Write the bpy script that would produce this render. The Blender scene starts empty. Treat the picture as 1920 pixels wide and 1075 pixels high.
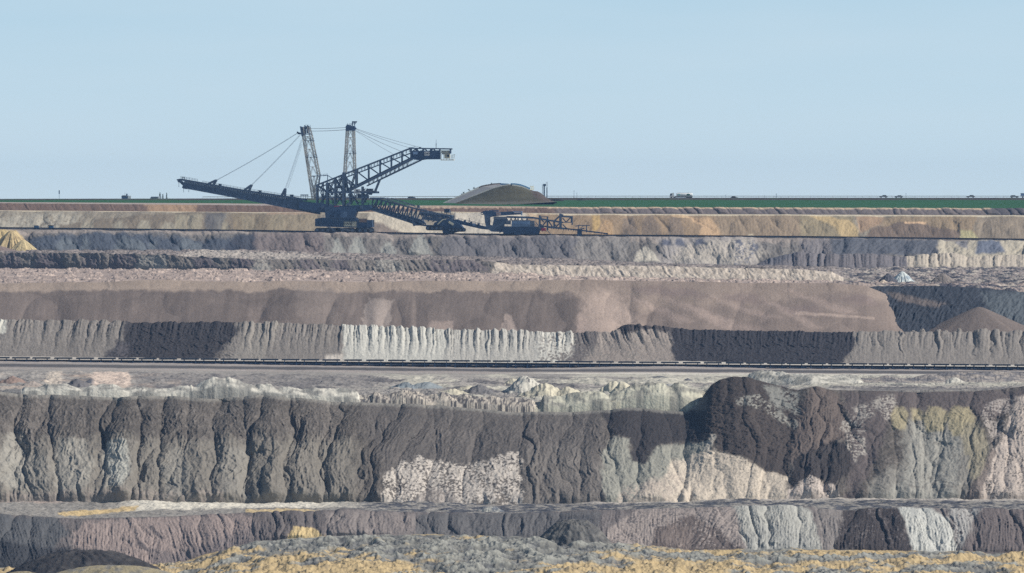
import bpy, math, random
import numpy as np
from mathutils import Vector, Matrix
scene = bpy.context.scene
col_main = scene.collection
R = math.radians
# ------------------------------------------------------------------ camera, sky, sun, exposure
FPX, CX, HY = 10667.0, 960.0, 370.0          # a 200 mm lens on a 1920 px wide frame; horizon row
cam_d = bpy.data.cameras.new("camera")
cam_d.lens = 200.0; cam_d.sensor_width = 36.0; cam_d.sensor_fit = 'HORIZONTAL'
cam_d.shift_y = -(537.5 - HY) / 1920.0       # verticals stay upright, as in the photograph
cam_d.clip_start = 1.0; cam_d.clip_end = 120000.0
cam = bpy.data.objects.new("camera", cam_d); col_main.objects.link(cam)
cam.location = (0, 0, 0); cam.rotation_euler = (R(90), 0, 0)
scene.camera = cam

SUN_EL, SUN_AZ = R(38), R(98)                # azimuth from +Y (view direction) clockwise towards +X
sun_dir = Vector((math.sin(SUN_AZ) * math.cos(SUN_EL), math.cos(SUN_AZ) * math.cos(SUN_EL), math.sin(SUN_EL)))
world = bpy.data.worlds.new("World"); scene.world = world
world.use_nodes = True
wn, wl = world.node_tree.nodes, world.node_tree.links
bg = wn["Background"]
sky = wn.new("ShaderNodeTexSky"); sky.sky_type = 'NISHITA'; sky.sun_disc = False
sky.sun_elevation = SUN_EL; sky.sun_rotation = SUN_AZ
sky.air_density = 1.0; sky.dust_density = 0.6; sky.ozone_density = 4.0; sky.altitude = 100
# thin streaks of high cloud, barely there
tc = wn.new("ShaderNodeTexCoord"); mp = wn.new("ShaderNodeMapping"); mp.inputs['Scale'].default_value = (14, 14, 90)
wl.new(tc.outputs['Generated'], mp.inputs['Vector'])
nz = wn.new("ShaderNodeTexNoise"); nz.inputs['Scale'].default_value = 1.0; nz.inputs['Detail'].default_value = 4
wl.new(mp.outputs['Vector'], nz.inputs['Vector'])
mr = wn.new("ShaderNodeMapRange"); mr.inputs['From Min'].default_value = .3; mr.inputs['From Max'].default_value = .75
mr.inputs['To Min'].default_value = 0.0; mr.inputs['To Max'].default_value = 0.34
wl.new(nz.outputs['Fac'], mr.inputs['Value'])
SKY_S = 0.06
# low in the sky the air itself is pale: blend the sky model into the haze colour towards the horizon
sx = wn.new("ShaderNodeSeparateXYZ"); wl.new(tc.outputs['Generated'], sx.inputs['Vector'])
hr_ = wn.new("ShaderNodeMapRange"); hr_.inputs['From Min'].default_value = -.002; hr_.inputs['From Max'].default_value = .036
wl.new(sx.outputs['Z'], hr_.inputs['Value'])
ramp = wn.new("ShaderNodeValToRGB")
ramp.color_ramp.elements[0].color = (.615, .745, .815, 1); ramp.color_ramp.elements[1].color = (.465, .655, .785, 1)
e_ = ramp.color_ramp.elements.new(.45); e_.color = (.535, .70, .80, 1)
wl.new(hr_.outputs['Result'], ramp.inputs['Fac'])
hx = wn.new("ShaderNodeVectorMath"); hx.operation = 'SCALE'; hx.inputs['Scale'].default_value = 1.0 / SKY_S
wl.new(ramp.outputs['Color'], hx.inputs[0])
hi = wn.new("ShaderNodeMapRange"); hi.inputs['From Min'].default_value = .05; hi.inputs['From Max'].default_value = .45
wl.new(sx.outputs['Z'], hi.inputs['Value'])
cl = wn.new("ShaderNodeMix"); cl.data_type = 'RGBA'; cl.inputs['B'].default_value = (.62 / SKY_S, .74 / SKY_S, .82 / SKY_S, 1)
wl.new(mr.outputs['Result'], cl.inputs['Factor']); wl.new(hx.outputs['Vector'], cl.inputs['A'])
fin = wn.new("ShaderNodeMix"); fin.data_type = 'RGBA'
wl.new(hi.outputs['Result'], fin.inputs['Factor']); wl.new(cl.outputs['Result'], fin.inputs['A']); wl.new(sky.outputs['Color'], fin.inputs['B'])
wl.new(fin.outputs['Result'], bg.inputs['Color'])
bg.inputs['Strength'].default_value = SKY_S
sl = bpy.data.lights.new("sun", 'SUN'); sl.energy = 5.0; sl.angle = R(0.5); sl.color = (1.0, 0.945, 0.87)
sun = bpy.data.objects.new("sun", sl); col_main.objects.link(sun)
sun.rotation_euler = sun_dir.to_track_quat('Z', 'Y').to_euler()
vs = scene.view_settings
vs.view_transform = 'Standard'; vs.look = 'None'; vs.exposure = 0.0; vs.gamma = 1.0
scene.cycles.use_denoising = False
try: scene.cycles.denoiser = 'OPENIMAGEDENOISE'; scene.cycles.denoising_prefilter = 'ACCURATE'
except Exception: pass
scene.cycles.use_adaptive_sampling = False
scene.cycles.max_bounces = 4; scene.cycles.diffuse_bounces = 2; scene.cycles.glossy_bounces = 2; scene.cycles.volume_bounces = 0
scene.cycles.transparent_max_bounces = 8

# ------------------------------------------------------------------ small helpers
def tag(o, label=None, cat=None, group=None, kind=None):
    if label: o['label'] = label
    if cat: o['category'] = cat
    if group: o['group'] = group
    if kind: o['kind'] = kind
    return o
def P(px, py, Y):
    return Vector(((px - CX) * Y / FPX, Y, -(py - HY) * Y / FPX))
def lin(c):
    c = np.asarray(c, dtype=np.float64) / 255.0
    return np.where(c <= 0.04045, c / 12.92, ((c + 0.055) / 1.055) ** 2.4)

# ------------------------------------------------------------------ noise (numpy)
def _hash(ix, iy, seed):
    h = (ix.astype(np.int64) * 374761393 + iy.astype(np.int64) * 668265263 + seed * 974634777) & 0xffffffff
    h = ((h ^ (h >> 13)) * 1274126177) & 0xffffffff
    h = ((h ^ (h >> 16)) * 2246822519) & 0xffffffff
    return ((h ^ (h >> 15)) & 0xffffff).astype(np.float32) / np.float32(0xffffff)
def h1(i, seed): return _hash(i, np.zeros_like(i), seed)
def noise(x, y, seed=0):
    x = np.asarray(x, np.float64); y = np.asarray(y, np.float64)
    x, y = np.broadcast_arrays(x, y)
    ix = np.floor(x).astype(np.int64); iy = np.floor(y).astype(np.int64)
    fx = (x - ix).astype(np.float32); fy = (y - iy).astype(np.float32)
    u = fx * fx * fx * (fx * (fx * 6 - 15) + 10); v = fy * fy * fy * (fy * (fy * 6 - 15) + 10)
    def g(dx, dy):
        a = _hash(ix + dx, iy + dy, seed) * np.float32(6.2831853)
        return np.cos(a) * (fx - dx) + np.sin(a) * (fy - dy)
    a = g(0, 0); b = g(1, 0); c = g(0, 1); d = g(1, 1)
    return ((a + (b - a) * u) * (1 - v) + (c + (d - c) * u) * v) * 1.5      # about -1..1
def fbm(x, y, o=4, seed=0, gain=.5, lac=2.07):
    r = 0; a = 1.0; t = 0
    for k in range(o):
        r = r + a * noise(x, y, seed + k * 17); t += a
        a *= gain; x = x * lac + 3.7; y = y * lac + 1.3
    return r / t
def ridged(x, y, o=3, seed=0, gain=.5):
    r = 0; a = 1.0; t = 0
    for k in range(o):
        r = r + a * (1 - np.abs(noise(x, y, seed + k * 31))); t += a
        a *= gain; x = x * 2.03 + 5.1; y = y * 2.03 + 2.9
    return r / t
def sm(a, b, x):
    t = np.clip((x - a) / (b - a), 0, 1); return t * t * (3 - 2 * t)
def cells(s, seed, jit=.7):
    """irregular cells of mean width one along s: position in the cell 0..1, cell number"""
    i = np.floor(s).astype(np.int64)
    def b(k): return k + jit * (h1(k, seed) - .5)
    b0 = b(i); b1 = b(i + 1)
    lo = s < b0; hi = s >= b1
    k = np.where(lo, i - 1, np.where(hi, i + 1, i))
    l = b(k); r = b(k + 1)
    return (s - l) / (r - l), k
def lobe(u, p=.6):
    return np.power(np.clip(1 - (2 * u - 1) ** 2, 0, 1), p)
def scales(s, v, seed, jit=.85, ru=.66, ra=1.05, rb=.62, p=.45, vary=.3):
    """overlapping drop-shaped lobes, hung like fish scales; v grows upwards"""
    I = np.floor(s).astype(np.int64); J = np.floor(v).astype(np.int64)
    best = np.zeros(s.shape, np.float32); bid = np.zeros(s.shape, np.float32)
    for j in (-1, 0, 1):
        for i in (-1, 0, 1):
            ci, cj = I + i, J + j
            ha = _hash(ci, cj, seed); hb = _hash(ci, cj, seed + 1); hc = _hash(ci, cj, seed + 2)
            du = (s - (ci + .5 + jit * (ha - .5) + .25 * (cj % 2))) / (ru * (.8 + .5 * hc))
            dv = v - (cj + .5 + jit * (hb - .5)); dv = dv / np.where(dv > 0, ra, rb)
            h = np.power(np.clip(1 - du * du - dv * dv, 0, 1), p) * (1 - vary * hc)
            bid = np.where(h > best, hc, bid); best = np.maximum(best, h)
    return best, bid
def line(pts, px):
    pts = sorted(pts); return np.interp(px, [p[0] for p in pts], [p[1] for p in pts])
def cumw(wpts, scale):
    """along-the-bank coordinate whose unit is one lobe width (given in px control points)"""
    w = line(wpts, COLS); s = np.concatenate([[0], np.cumsum(np.diff(COLS) / w[:-1])])
    return s
def sdf(px, py, poly):
    d = np.full(px.shape, 1e12); s = np.ones(px.shape, bool); n = len(poly)
    inside = np.zeros(px.shape, bool)
    for i in range(n):
        ax, ay = poly[i]; bx, by = poly[i - 1]
        ex, ey = bx - ax, by - ay; wx, wy = px - ax, py - ay
        k = np.clip((wx * ex + wy * ey) / (ex * ex + ey * ey + 1e-9), 0, 1)
        d = np.minimum(d, (wx - ex * k) ** 2 + (wy - ey * k) ** 2)
        c = ((ay > py) != (by > py)) & (px < (bx - ax) * (py - ay) / (by - ay + 1e-9) + ax)
        inside ^= c
    d = np.sqrt(d); return np.where(inside, -d, d)
def patch_mask(px, py, poly, soft=4, warp=5, seed=1, wl_=22.0):
    xs = [p[0] for p in poly]; ys = [p[1] for p in poly]; mgn = soft + warp * 3 + 2
    m = np.zeros(px.shape)
    sel = (px > min(xs) - mgn) & (px < max(xs) + mgn) & (py > min(ys) - mgn) & (py < max(ys) + mgn)
    if not sel.any(): return m
    x = px[sel]; y = py[sel]
    if warp:
        x2 = x + 2.2 * warp * fbm(x / wl_, y / wl_, 6, seed, .62); y2 = y + 1.6 * warp * fbm(x / wl_, y / wl_, 6, seed + 50, .62)
    else: x2, y2 = x, y
    m[sel] = 1 - sm(-soft, soft, sdf(x2, y2, poly))
    return m
def paint(C, px, py, poly, rgb, soft=4, warp=5, a=1.0, seed=1, speck=None, wl_=22.0):
    """mix a soil colour into C inside a polygon; speck=(share, size px) lets the clods of the old colour show through"""
    m = patch_mask(px, py, poly, soft, warp, seed, wl_) * a
    if speck:
        n = fbm(px / speck[1], py / (speck[1] * .75), 3, seed + 9, .6) + .5 * fbm(px / (speck[1] * 6), py / (speck[1] * 5), 2, seed + 19)
        m = m * (1 - sm(speck[0] - .06, speck[0] + .06, -n + .0))
    C += (lin(rgb) - C) * m[..., None]
    return m

COLS = np.concatenate([np.arange(-330.0, -60.0, 4.5), np.arange(-60.0, 1980.1, 1.5), np.arange(1984.5, 2254.0, 4.5)])
NC = len(COLS)

# ------------------------------------------------------------------ materials
MATS = {}
def soil_material(name, bump=.25, scale=.9, fine=.16, rough=.95):
    m = bpy.data.materials.new(name); m.use_nodes = True
    n, l = m.node_tree.nodes, m.node_tree.links
    b = n['Principled BSDF']; b.inputs['Roughness'].default_value = rough; b.inputs['Specular IOR Level'].default_value = .12
    at = n.new('ShaderNodeAttribute'); at.attribute_name = 'soil'
    ge = n.new('ShaderNodeNewGeometry')
    nz = n.new('ShaderNodeTexNoise'); nz.inputs['Scale'].default_value = scale; nz.inputs['Detail'].default_value = 6; nz.inputs['Roughness'].default_value = .65
    l.new(ge.outputs['Position'], nz.inputs['Vector'])
    r = n.new('ShaderNodeMapRange'); r.inputs['From Min'].default_value = .25; r.inputs['From Max'].default_value = .75
    r.inputs['To Min'].default_value = 1 - fine; r.inputs['To Max'].default_value = 1 + fine
    l.new(nz.outputs['Fac'], r.inputs['Value'])
    mx = n.new('ShaderNodeVectorMath'); mx.operation = 'SCALE'
    l.new(at.outputs['Color'], mx.inputs[0]); l.new(r.outputs['Result'], mx.inputs['Scale'])
    l.new(mx.outputs['Vector'], b.inputs['Base Color'])
    bp = n.new('ShaderNodeBump'); bp.inputs['Strength'].default_value = .8; bp.inputs['Distance'].default_value = bump
    n2 = n.new('ShaderNodeTexNoise'); n2.inputs['Scale'].default_value = scale * 1.7; n2.inputs['Detail'].default_value = 5
    l.new(ge.outputs['Position'], n2.inputs['Vector'])
    l.new(n2.outputs['Fac'], bp.inputs['Height']); l.new(bp.outputs['Normal'], b.inputs['Normal'])
    return m
SOIL = soil_material('spoil_soil')

def sheet(name, X, Y, Z, C, mat=SOIL, kind='structure'):
    nr, nc = X.shape
    co = np.stack([X, Y, Z], -1).reshape(-1, 3).astype(np.float32)
    me = bpy.data.meshes.new(name)
    idx = np.arange(nr * nc, dtype=np.int32).reshape(nr, nc)
    q = np.stack([idx[:-1, :-1], idx[:-1, 1:], idx[1:, 1:], idx[1:, :-1]], -1).reshape(-1, 4)
    me.vertices.add(len(co)); me.vertices.foreach_set('co', co.ravel())
    me.loops.add(q.size); me.loops.foreach_set('vertex_index', q.ravel())
    me.polygons.add(len(q)); me.polygons.foreach_set('loop_start', np.arange(0, q.size, 4, dtype=np.int32))
    me.polygons.foreach_set('use_smooth', np.ones(len(q), bool))
    me.update(calc_edges=True)
    ca = me.attributes.new('soil', 'FLOAT_COLOR', 'POINT')
    rgba = np.ones((len(co), 4), np.float32); rgba[:, :3] = np.clip(C.reshape(-1, 3) * np.array((1.0, .996, .952)), .004, .8)
    ca.data.foreach_set('color', rgba.ravel())
    me.materials.append(mat)
    o = bpy.data.objects.new(name, me); col_main.objects.link(o)
    if kind: o['kind'] = kind
    return o
# ------------------------------------------------------------------ the pit: banks and benches
def arr(v): return np.full(NC, float(v)) if np.isscalar(v) else (line(v, COLS) if isinstance(v, list) else v)
def flatY(py, pyref, Yref):
    """distance at which level ground seen at row pyref, Yref metres off, shows at row py"""
    return (pyref - HY) * Yref / (py - HY)

def bank(name, base, top, Yb, Yt, rows, rgb, layers=(), paints=None, rough=.25, stria=0.0, heave=0.0, grain=.06, streak=.10, roll=(8, 7.0, 3.0), prof=1.0, under=.08):
    base, top, Yb, Yt = arr(base), arr(top), arr(Yb), arr(Yt)
    t1 = np.linspace(-under, 1, rows)
    t = np.repeat(t1[:, None], NC, 1); tc_ = np.clip(t, 0, 1)
    px = np.repeat(COLS[None, :], rows, 0)
    py = base + (top - base) * t
    Y = Yb + (Yt - Yb) * np.sign(t) * np.abs(t) ** prof
    X = (px - CX) * Y / FPX; Z = -(py - HY) * Y / FPX
    mpp = (Yb / FPX)[None, :]
    H = np.maximum((base - top) * Yb / FPX, .5)[None, :]
    hs = np.clip(H / 6.0, .15, 1)                       # low stretches get low relief
    toward = np.zeros_like(X); up = np.zeros_like(X)
    C = np.zeros(X.shape + (3,)); C += lin(rgb)
    px_m = px * mpp; py_m = py * mpp                    # metres across / along the face
    for L in layers:
        if 'rill' in L:                                 # (width m, length m): run-off grooves and tears, leaning
            w_, l_ = L['rill']; le = arr(L.get('lean', 0.0))[None, :]
            x_ = px_m + le * py_m + L.get('warp', 1.0) * w_ * fbm(px_m / (w_ * 5), py_m / (l_ * .7), 3, L['seed'] + 5)
            rv = fbm(x_ / w_, (py_m - le * .3 * px_m) / l_, 3, L['seed'], .6)
            if L.get('sharp'): rv = np.abs(rv) * 1.6 - .5
            f = sm(*L.get('fade', (-.1, .1)), t) * arr(L.get('ax', 1.0))[None, :]
            toward += L['amp'] * rv * f
            C *= np.clip(1 + L.get('tone', .2) * rv * f, .4, 1.6)[..., None]
            continue
        S = cumw(L['w'], 1)
        wv = L.get('warp', .25) * fbm(px / L.get('wl', 30.0), py / L.get('wl', 30.0), 3, L['seed'] + 5)
        s = S[None, :] + (arr(L.get('lean', 0.0))[None, :] + L.get('fan', 0.0) * noise(px / (L.get('wl', 30.0) * 2), 0 * px + 3.3, L['seed'] + 8)) * (1 - t) + wv
        ax = arr(L.get('ax', 1.0))[None, :]
        f = sm(*L.get('fade', (-.1, .1)), t)
        if 'asp' in L:                                  # overlapping drops
            wm = float(np.mean(line(L['w'], COLS)))
            v = (base[None] - py) / (wm * L['asp']) + L.get('voff', 0) + .5 * fbm(px / (wm * 3), py / 400, 2, L['seed'] + 7)
            b, hr = scales(s, v, L['seed'], p=L.get('p', .45), vary=L.get('vary', .3))
        else:
            u, k = cells(s, L['seed'], L.get('jit', .7))
            hr = h1(k, L['seed'] + 2)
            b = lobe(u, L.get('p', .6)) * (1 - L.get('vary', .4) * hr)
            if 'fanrill' in L:                          # gullies that fan out from the head of each lobe
                amp_, fr_ = L['fanrill']; an = (u - .5) / (.22 + .95 * (1 - tc_)); rr = np.sqrt((1 - tc_) ** 2 + (u - .5) ** 2)
                fn = fbm(an * fr_ + .5 * noise(px / 14, py / 14, L['seed'] + 41), k * 7.13 + rr * 2.2, 3, L['seed'] + 40, .6)
                fn = np.abs(fn) * 1.7 - .5
                toward += amp_ * fn * f * ax * sm(1.02, .85, t); C *= np.clip(1 + .22 * fn * f * ax, .5, 1.5)[..., None]
        toward += L['amp'] * b * f * ax * hs
        up += L.get('crest', 0) * b * sm(.5, 1, t) * ax * hs
        C *= (1 + L.get('tone', .12) * (hr - .5) * f)[..., None]
    low = fbm(px_m / 9, py_m / 7, 4, 77)
    toward += rough * 2.2 * low * hs
    if heave:
        hv = fbm(px_m / 26, py_m / 15 + 4, 3, 151); toward += heave * 1.6 * hv; up += heave * .45 * hv * sm(.4, 1, t)
    fine = fbm(px_m / 1.7, py_m / 1.3, 4, 101, .62)
    toward += rough * fine * (.4 + tc_)
    up += rough * .5 * fine
    # run-off streaks down the face
    st = fbm(px_m / .9 + 1.2 * low, py_m / 9.0, 3, 7)
    toward += rough * .35 * st
    C *= np.clip(1 + streak * 1.6 * st + grain * 3.2 * fbm(px_m / .8, py_m / .7, 3, 55, .8) + .16 * fbm(px_m / 14, py_m / 8, 3, 33), .4, 1.7)[..., None]
    if stria:                                           # scars the buckets leave along the face
        sr = fbm(px_m / 5 + low, (py_m + 1.6 * low) / .42, 3, 141, .6); toward += stria * sr; C *= np.clip(1 + stria * .9 * sr, .6, 1.4)[..., None]
    ed = sm(-.08, .03, t)
    Y = Y - toward * .8 * ed; Z = Z + (toward * .35 * (1 - sm(.6, 1, t)) + up) * ed
    if paints: paints(C, px, py, t)
    # the crest turns over and runs down behind, into the bench
    k, dep, drop = roll
    q = np.linspace(0, 1, k + 1)[1:, None]
    Yr = Y[-1] + dep * q; Zr = Z[-1] - drop * q ** 1.6 + (.25 * fbm(px_m[:k], q * dep / 2 + 9, 3, 5) * rough * 3) * q
    Xr = (COLS[None] - CX) * Yr / FPX; Cr = np.repeat(C[-1][None], k, 0)
    return sheet(name, np.concatenate([X, Xr]), np.concatenate([Y, Yr]), np.concatenate([Z, Zr]), np.concatenate([C, Cr]))

def bench(name, near, far, Yn, Yf, rows, rgb, relief=None, paints=None, rough=.12, grain=.08, tracks=.12, sink=.35, power=1.0):
    """ground between two rows; sink keeps its two ends just under the banks"""
    near, far, Yn, Yf = arr(near), arr(far), arr(Yn), arr(Yf)
    q = (np.linspace(0, 1, rows) ** power)[:, None]
    Yy = Yn + (Yf - Yn) * q
    zn = -(near - HY) * Yn / FPX; zf = -(far - HY) * Yf / FPX
    Z = zn + (zf - zn) * q
    px = np.repeat(COLS[None, :], rows, 0); X = (px - CX) * Yy / FPX
    py = HY - Z * FPX / Yy
    C = np.zeros(X.shape + (3,)); C += lin(rgb)
    Z = Z + rough * 1.6 * fbm(X / 12, Yy / 22, 4, 3) + rough * fbm(X / 2.2, Yy / 2.2, 4, 11, .6)
    C *= np.clip(1 + .14 * fbm(X / 30, Yy / 120, 3, 5) + tracks * 2 * fbm(X / 60, Yy / 3.5, 4, 8) + grain * 2 * fbm(X / 1.2, Yy / 1.6, 3, 21, .7), .4, 1.7)[..., None]
    if relief is not None: Z = Z + relief(X, Yy, px, py, C)
    if paints: paints(C, px, py, q + 0 * px)
    k = lambda A: np.concatenate([A[:1], A, A[-1:]])    # both ends run down into the ground
    X, Yy, Z, C = k(X), k(Yy), k(Z), k(C); Z[0] -= 7; Z[-1] -= 3
    return sheet(name, X, Yy, Z, C)

def heap_height(X, Y, cx, cy, r, h, rx=None, seed=0, sharp=1.0):
    """height of a tipped heap: a cone with a rounded top and an uneven foot"""
    rx = rx or r
    dx = (X - cx) / rx; dy = (Y - cy) / r
    d = np.sqrt(dx * dx + dy * dy) + .10 * noise(X / (r * .6), Y / (r * .6), seed) + .05 * noise(X / (r * .2), Y / (r * .2), seed + 1)
    return h * np.clip(1.08 - np.sqrt(d * d + (.16 / sharp) ** 2), 0, 1)

# ---- lines the photograph gives, px -> row
B2_BASE = [(-150, 427), (0, 428), (475, 433), (840, 439), (1080, 441), (1500, 444), (1920, 449), (2070, 451)]
B2_TOP = [(0, 395.5), (475, 399), (840, 398), (1080, 402), (1500, 403.5), (1920, 405)]
B1_BASE = [(0, 394.5), (475, 398), (840, 397), (1080, 401), (1500, 402.5), (1920, 404)]
B1_TOP = [(-150, 380.6), (0, 381.5), (400, 384.8), (600, 387), (840, 386.5), (1080, 389), (1500, 390.0), (1920, 391.5)]
b2b = arr(B2_BASE)
B3_TOP = [(p, y + 5.5) for p, y in B2_BASE]
B3_BASE = [(-150, 472), (0, 472), (475, 471), (800, 481), (955, 485), (1080, 488), (1240, 497), (1340, 499), (1500, 502), (1920, 500)]
Y_B2B = np.full(NC, 2745.0); Y_B3T = flatY(arr(B3_TOP), b2b, Y_B2B); Y_B3B = Y_B3T - 45
B4_TOP = [(-150, 475), (0, 476), (200, 477), (300, 480), (475, 488), (700, 489.5), (880, 489), (930, 493), (960, 497), (1100, 499), (1240, 500), (1340, 503), (1500, 506), (1560, 511), (1585, 523), (1620, 530), (1920, 531)]
B4_BASE = [(-150, 503), (0, 504), (440, 507), (700, 511), (955, 514), (1100, 522), (1400, 527), (1570, 529), (1700, 532), (1920, 533)]
Y_B4T = arr([(-150, 2320), (0, 2300), (475, 2180), (955, 2150), (1570, 2120), (2070, 2110)]); Y_B4B = Y_B4T - 12
B5_TOP = [(-150, 533), (0, 532), (200, 529), (300, 525), (475, 530), (560, 527), (690, 530), (800, 527), (960, 528), (1100, 525), (1400, 531), (1560, 531), (1625, 538), (1662, 553), (1688, 580), (1704, 606), (1722, 634), (2070, 650)]
DK_TOP = [(-150, 640), (1500, 580), (1540, 548), (1640, 537), (1760, 536), (1850, 541), (1920, 548), (2070, 560)]
B6_TOP = [(-150, 600), (0, 603), (230, 608), (430, 607), (480, 609), (640, 614), (840, 622), (1080, 628), (1150, 626), (1185, 613), (1215, 615), (1240, 616), (1300, 621), (1600, 626), (1920, 627), (2070, 628)]
B6_BASE = [(-150, 666), (0, 668), (480, 674), (960, 681), (1250, 677), (1440, 681), (1920, 685), (2070, 686)]
Y_B6B = np.full(NC, 1775.0); Y_B6T = Y_B6B + 18
Y_B5B = Y_B6T + 12; Y_B5T = Y_B5B + 38
B7_TOP = [(-150, 730), (0, 735), (50, 740), (100, 741), (200, 746), (330, 744), (400, 749), (480, 742), (560, 748), (640, 756), (760, 759), (860, 764), (960, 773), (1050, 775), (1130, 771), (1180, 767), (1260, 772), (1285, 774), (1308, 758), (1322, 738), (1334, 722), (1350, 712), (1375, 706), (1400, 707), (1440, 717), (1495, 731), (1520, 726), (1530, 724), (1560, 731), (1720, 736), (1850, 733), (1920, 724), (2070, 722)]
B7_BASE = [(-150, 940), (0, 938), (250, 939), (480, 941), (700, 943), (960, 945), (1200, 941), (1475, 934), (1920, 936), (2070, 936)]
CONV_FRONT = [(-150, 691), (0, 692), (480, 697), (960, 701), (1440, 703), (1920, 706), (2070, 707)]
Y_CF = flatY(arr(CONV_FRONT), arr(B6_BASE), Y_B6B)
Y_B7B = np.full(NC, 1399.0); Y_B7T = np.full(NC, 1452.0)
B8_TOP = [(-150, 962), (0, 966), (150, 974), (300, 970), (480, 962), (560, 962), (640, 957), (760, 962), (960, 965), (1180, 956), (1380, 951), (1500, 951), (1580, 960), (1690, 953), (1920, 958), (2070, 958)]
B8_BASE = [(-150, 1068), (0, 1066), (230, 1060), (330, 1056), (400, 1035), (480, 1015), (600, 1006), (760, 1002), (960, 1006), (1130, 1016), (1300, 1030), (1500, 1030), (1920, 1036), (2070, 1038)]
Y_B8T = np.full(NC, 1362.0); Y_B8B = Y_B8T - 22

# ---- far plain, field, road embankment
def plain():
    Yv = np.concatenate([np.linspace(2797, 3080, 60), [3083, 3086, 3090, 3096, 3110, 3140, 3180, 3300, 3600, 4200, 5500, 8000, 14000, 30000, 60000]])
    cx_ = np.linspace(-1.0, 2.0, 340) * W0 if False else np.linspace(-600, 2520, 420)
    px = np.repeat(cx_[None], len(Yv), 0); Y = np.repeat(Yv[:, None], len(cx_), 1)
    X = (px - CX) * Y / FPX
    rim = np.interp(px, [p for p, _ in B1_TOP], [q for _, q in B1_TOP])
    z_rim = -(rim + .5 - HY) * 2797 / FPX
    zf = -(375.5 - HY) * 3070 / FPX
    tt = sm(0, 1, np.clip((Y - 2797) / (3070 - 2797), 0, 1)) * .35 + .65 * np.clip((Y - 2797) / (3070 - 2797), 0, 1)
    Z = z_rim + (zf - z_rim) * tt + .1 * fbm(X / 40, Y / 40, 3, 4)
    far = Y > 3140
    Z = np.where(far, -4.0 - (Y - 3140) * .0004, Z)
    C = np.zeros(X.shape + (3,)); C += lin((46, 88, 54))
    pyv = HY - Z * FPX / Y
    C *= (1 + .25 * fbm(X / 60, Y / 14, 3, 8) + .1 * fbm(X / 4, Y / 4, 3, 9))[..., None]
    # fallow strip along the rim on the left, sandy strip elsewhere
    w = np.interp(px, [-600, 0, 200, 420, 560, 700, 900, 1050, 1200, 2520], [120, 115, 105, 105, 95, 40, 30, 22, 12, 14])
    m = 1 - sm(w - 6, w + 6, Y - 2797 + 5 * fbm(X / 20, Y / 20, 3, 2))
    C += (lin((164, 152, 146)) - C) * m[..., None]
    fm = far.astype(float)
    C += (lin((70, 84, 80)) - C) * fm[..., None]
    return sheet('field', X, Y, Z, C)
plain()

def embankment():
    prof = [(3066, -2.6), (3070, -1.62), (3074, -.85), (3077, -.36), (3079, -.30), (3092, -.32), (3098, -1.8), (3104, -4.4)]
    Yp = np.interp(np.linspace(0, 7, 36), range(8), [p[0] for p in prof]); Zp = np.interp(np.linspace(0, 7, 36), range(8), [p[1] for p in prof])
    c = np.linspace(-600, 2520, 1400)
    px = np.repeat(c[None], 36, 0); Y = np.repeat(Yp[:, None], 1400, 1); X = (px - CX) * Y / FPX
    lowl = np.interp(px, [-600, 0, 500, 900, 1050, 2520], [.62, .62, .35, .1, 0, 0])     # the road runs lower on the left
    Z = np.repeat(Zp[:, None], 1400, 1) - lowl + .10 * fbm(X / 3, Y / 2, 3, 5)
    C = np.zeros(X.shape + (3,)); C += lin((72, 70, 68))
    C *= (1 + .5 * fbm(X / 8, Y / 2, 4, 3))[..., None]
    C += (lin((62, 92, 60)) - C) * (.6 * sm(.1, .4, fbm(X / 25, Y / 3, 3, 14)))[..., None]
    rd = (Y > 3078.5) & (Y < 3092.5)
    C = np.where(rd[..., None], lin((110, 110, 112)), C)
    return sheet('road_embankment', X, Y, Z, C)
embankment()

# ---- rim bank: brown soil on the left, a row of tipped mounds on the right
def p_rim(C, px, py, t):
    paint(C, px, py, [(268, 370), (375, 370), (360, 410), (285, 410)], (160, 134, 112), 5, 6)
    paint(C, px, py, [(1040, 370), (2100, 370), (2100, 420), (1040, 420)], (112, 104, 104), 8, 4)
    paint(C, px, py, [(640, 380), (1045, 380), (1045, 391), (640, 391)], (176, 156, 138), 1.2, 3, .9, wl_=8)
    m = sm(.62, .9, t + .25 * fbm(px / 9, py / 6, 3, 4)) * (px > 1030)
    C += (lin((190, 168, 146)) - C) * m[..., None]
    paint(C, px, py, [(1850, 370), (1925, 370), (1925, 420), (1865, 420)], (92, 88, 92), 4, 3)
bank('rim_bank', B1_BASE, B1_TOP, 2786, 2794, 46, (112, 94, 86),
     [dict(w=[(0, 16), (1000, 17), (1100, 19), (1920, 20)], amp=2.6, p=.5, seed=11, jit=.95, vary=.75, warp=.5, lean=[(0, -.5), (900, -.2), (1050, -.55), (2000, -.55)], fade=(-.05, .2), crest=.55, ax=[(0, .55), (600, .35), (1000, .3), (1060, 1.25), (2000, 1.3)])],
     p_rim, rough=.22, roll=(6, 8, .5))

bench('rim_bench', [(p, y + .2) for p, y in B2_TOP], B1_BASE, np.full(NC, 2781.0), np.full(NC, 2786.5), 12, (196, 184, 164), rough=.03)
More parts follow.
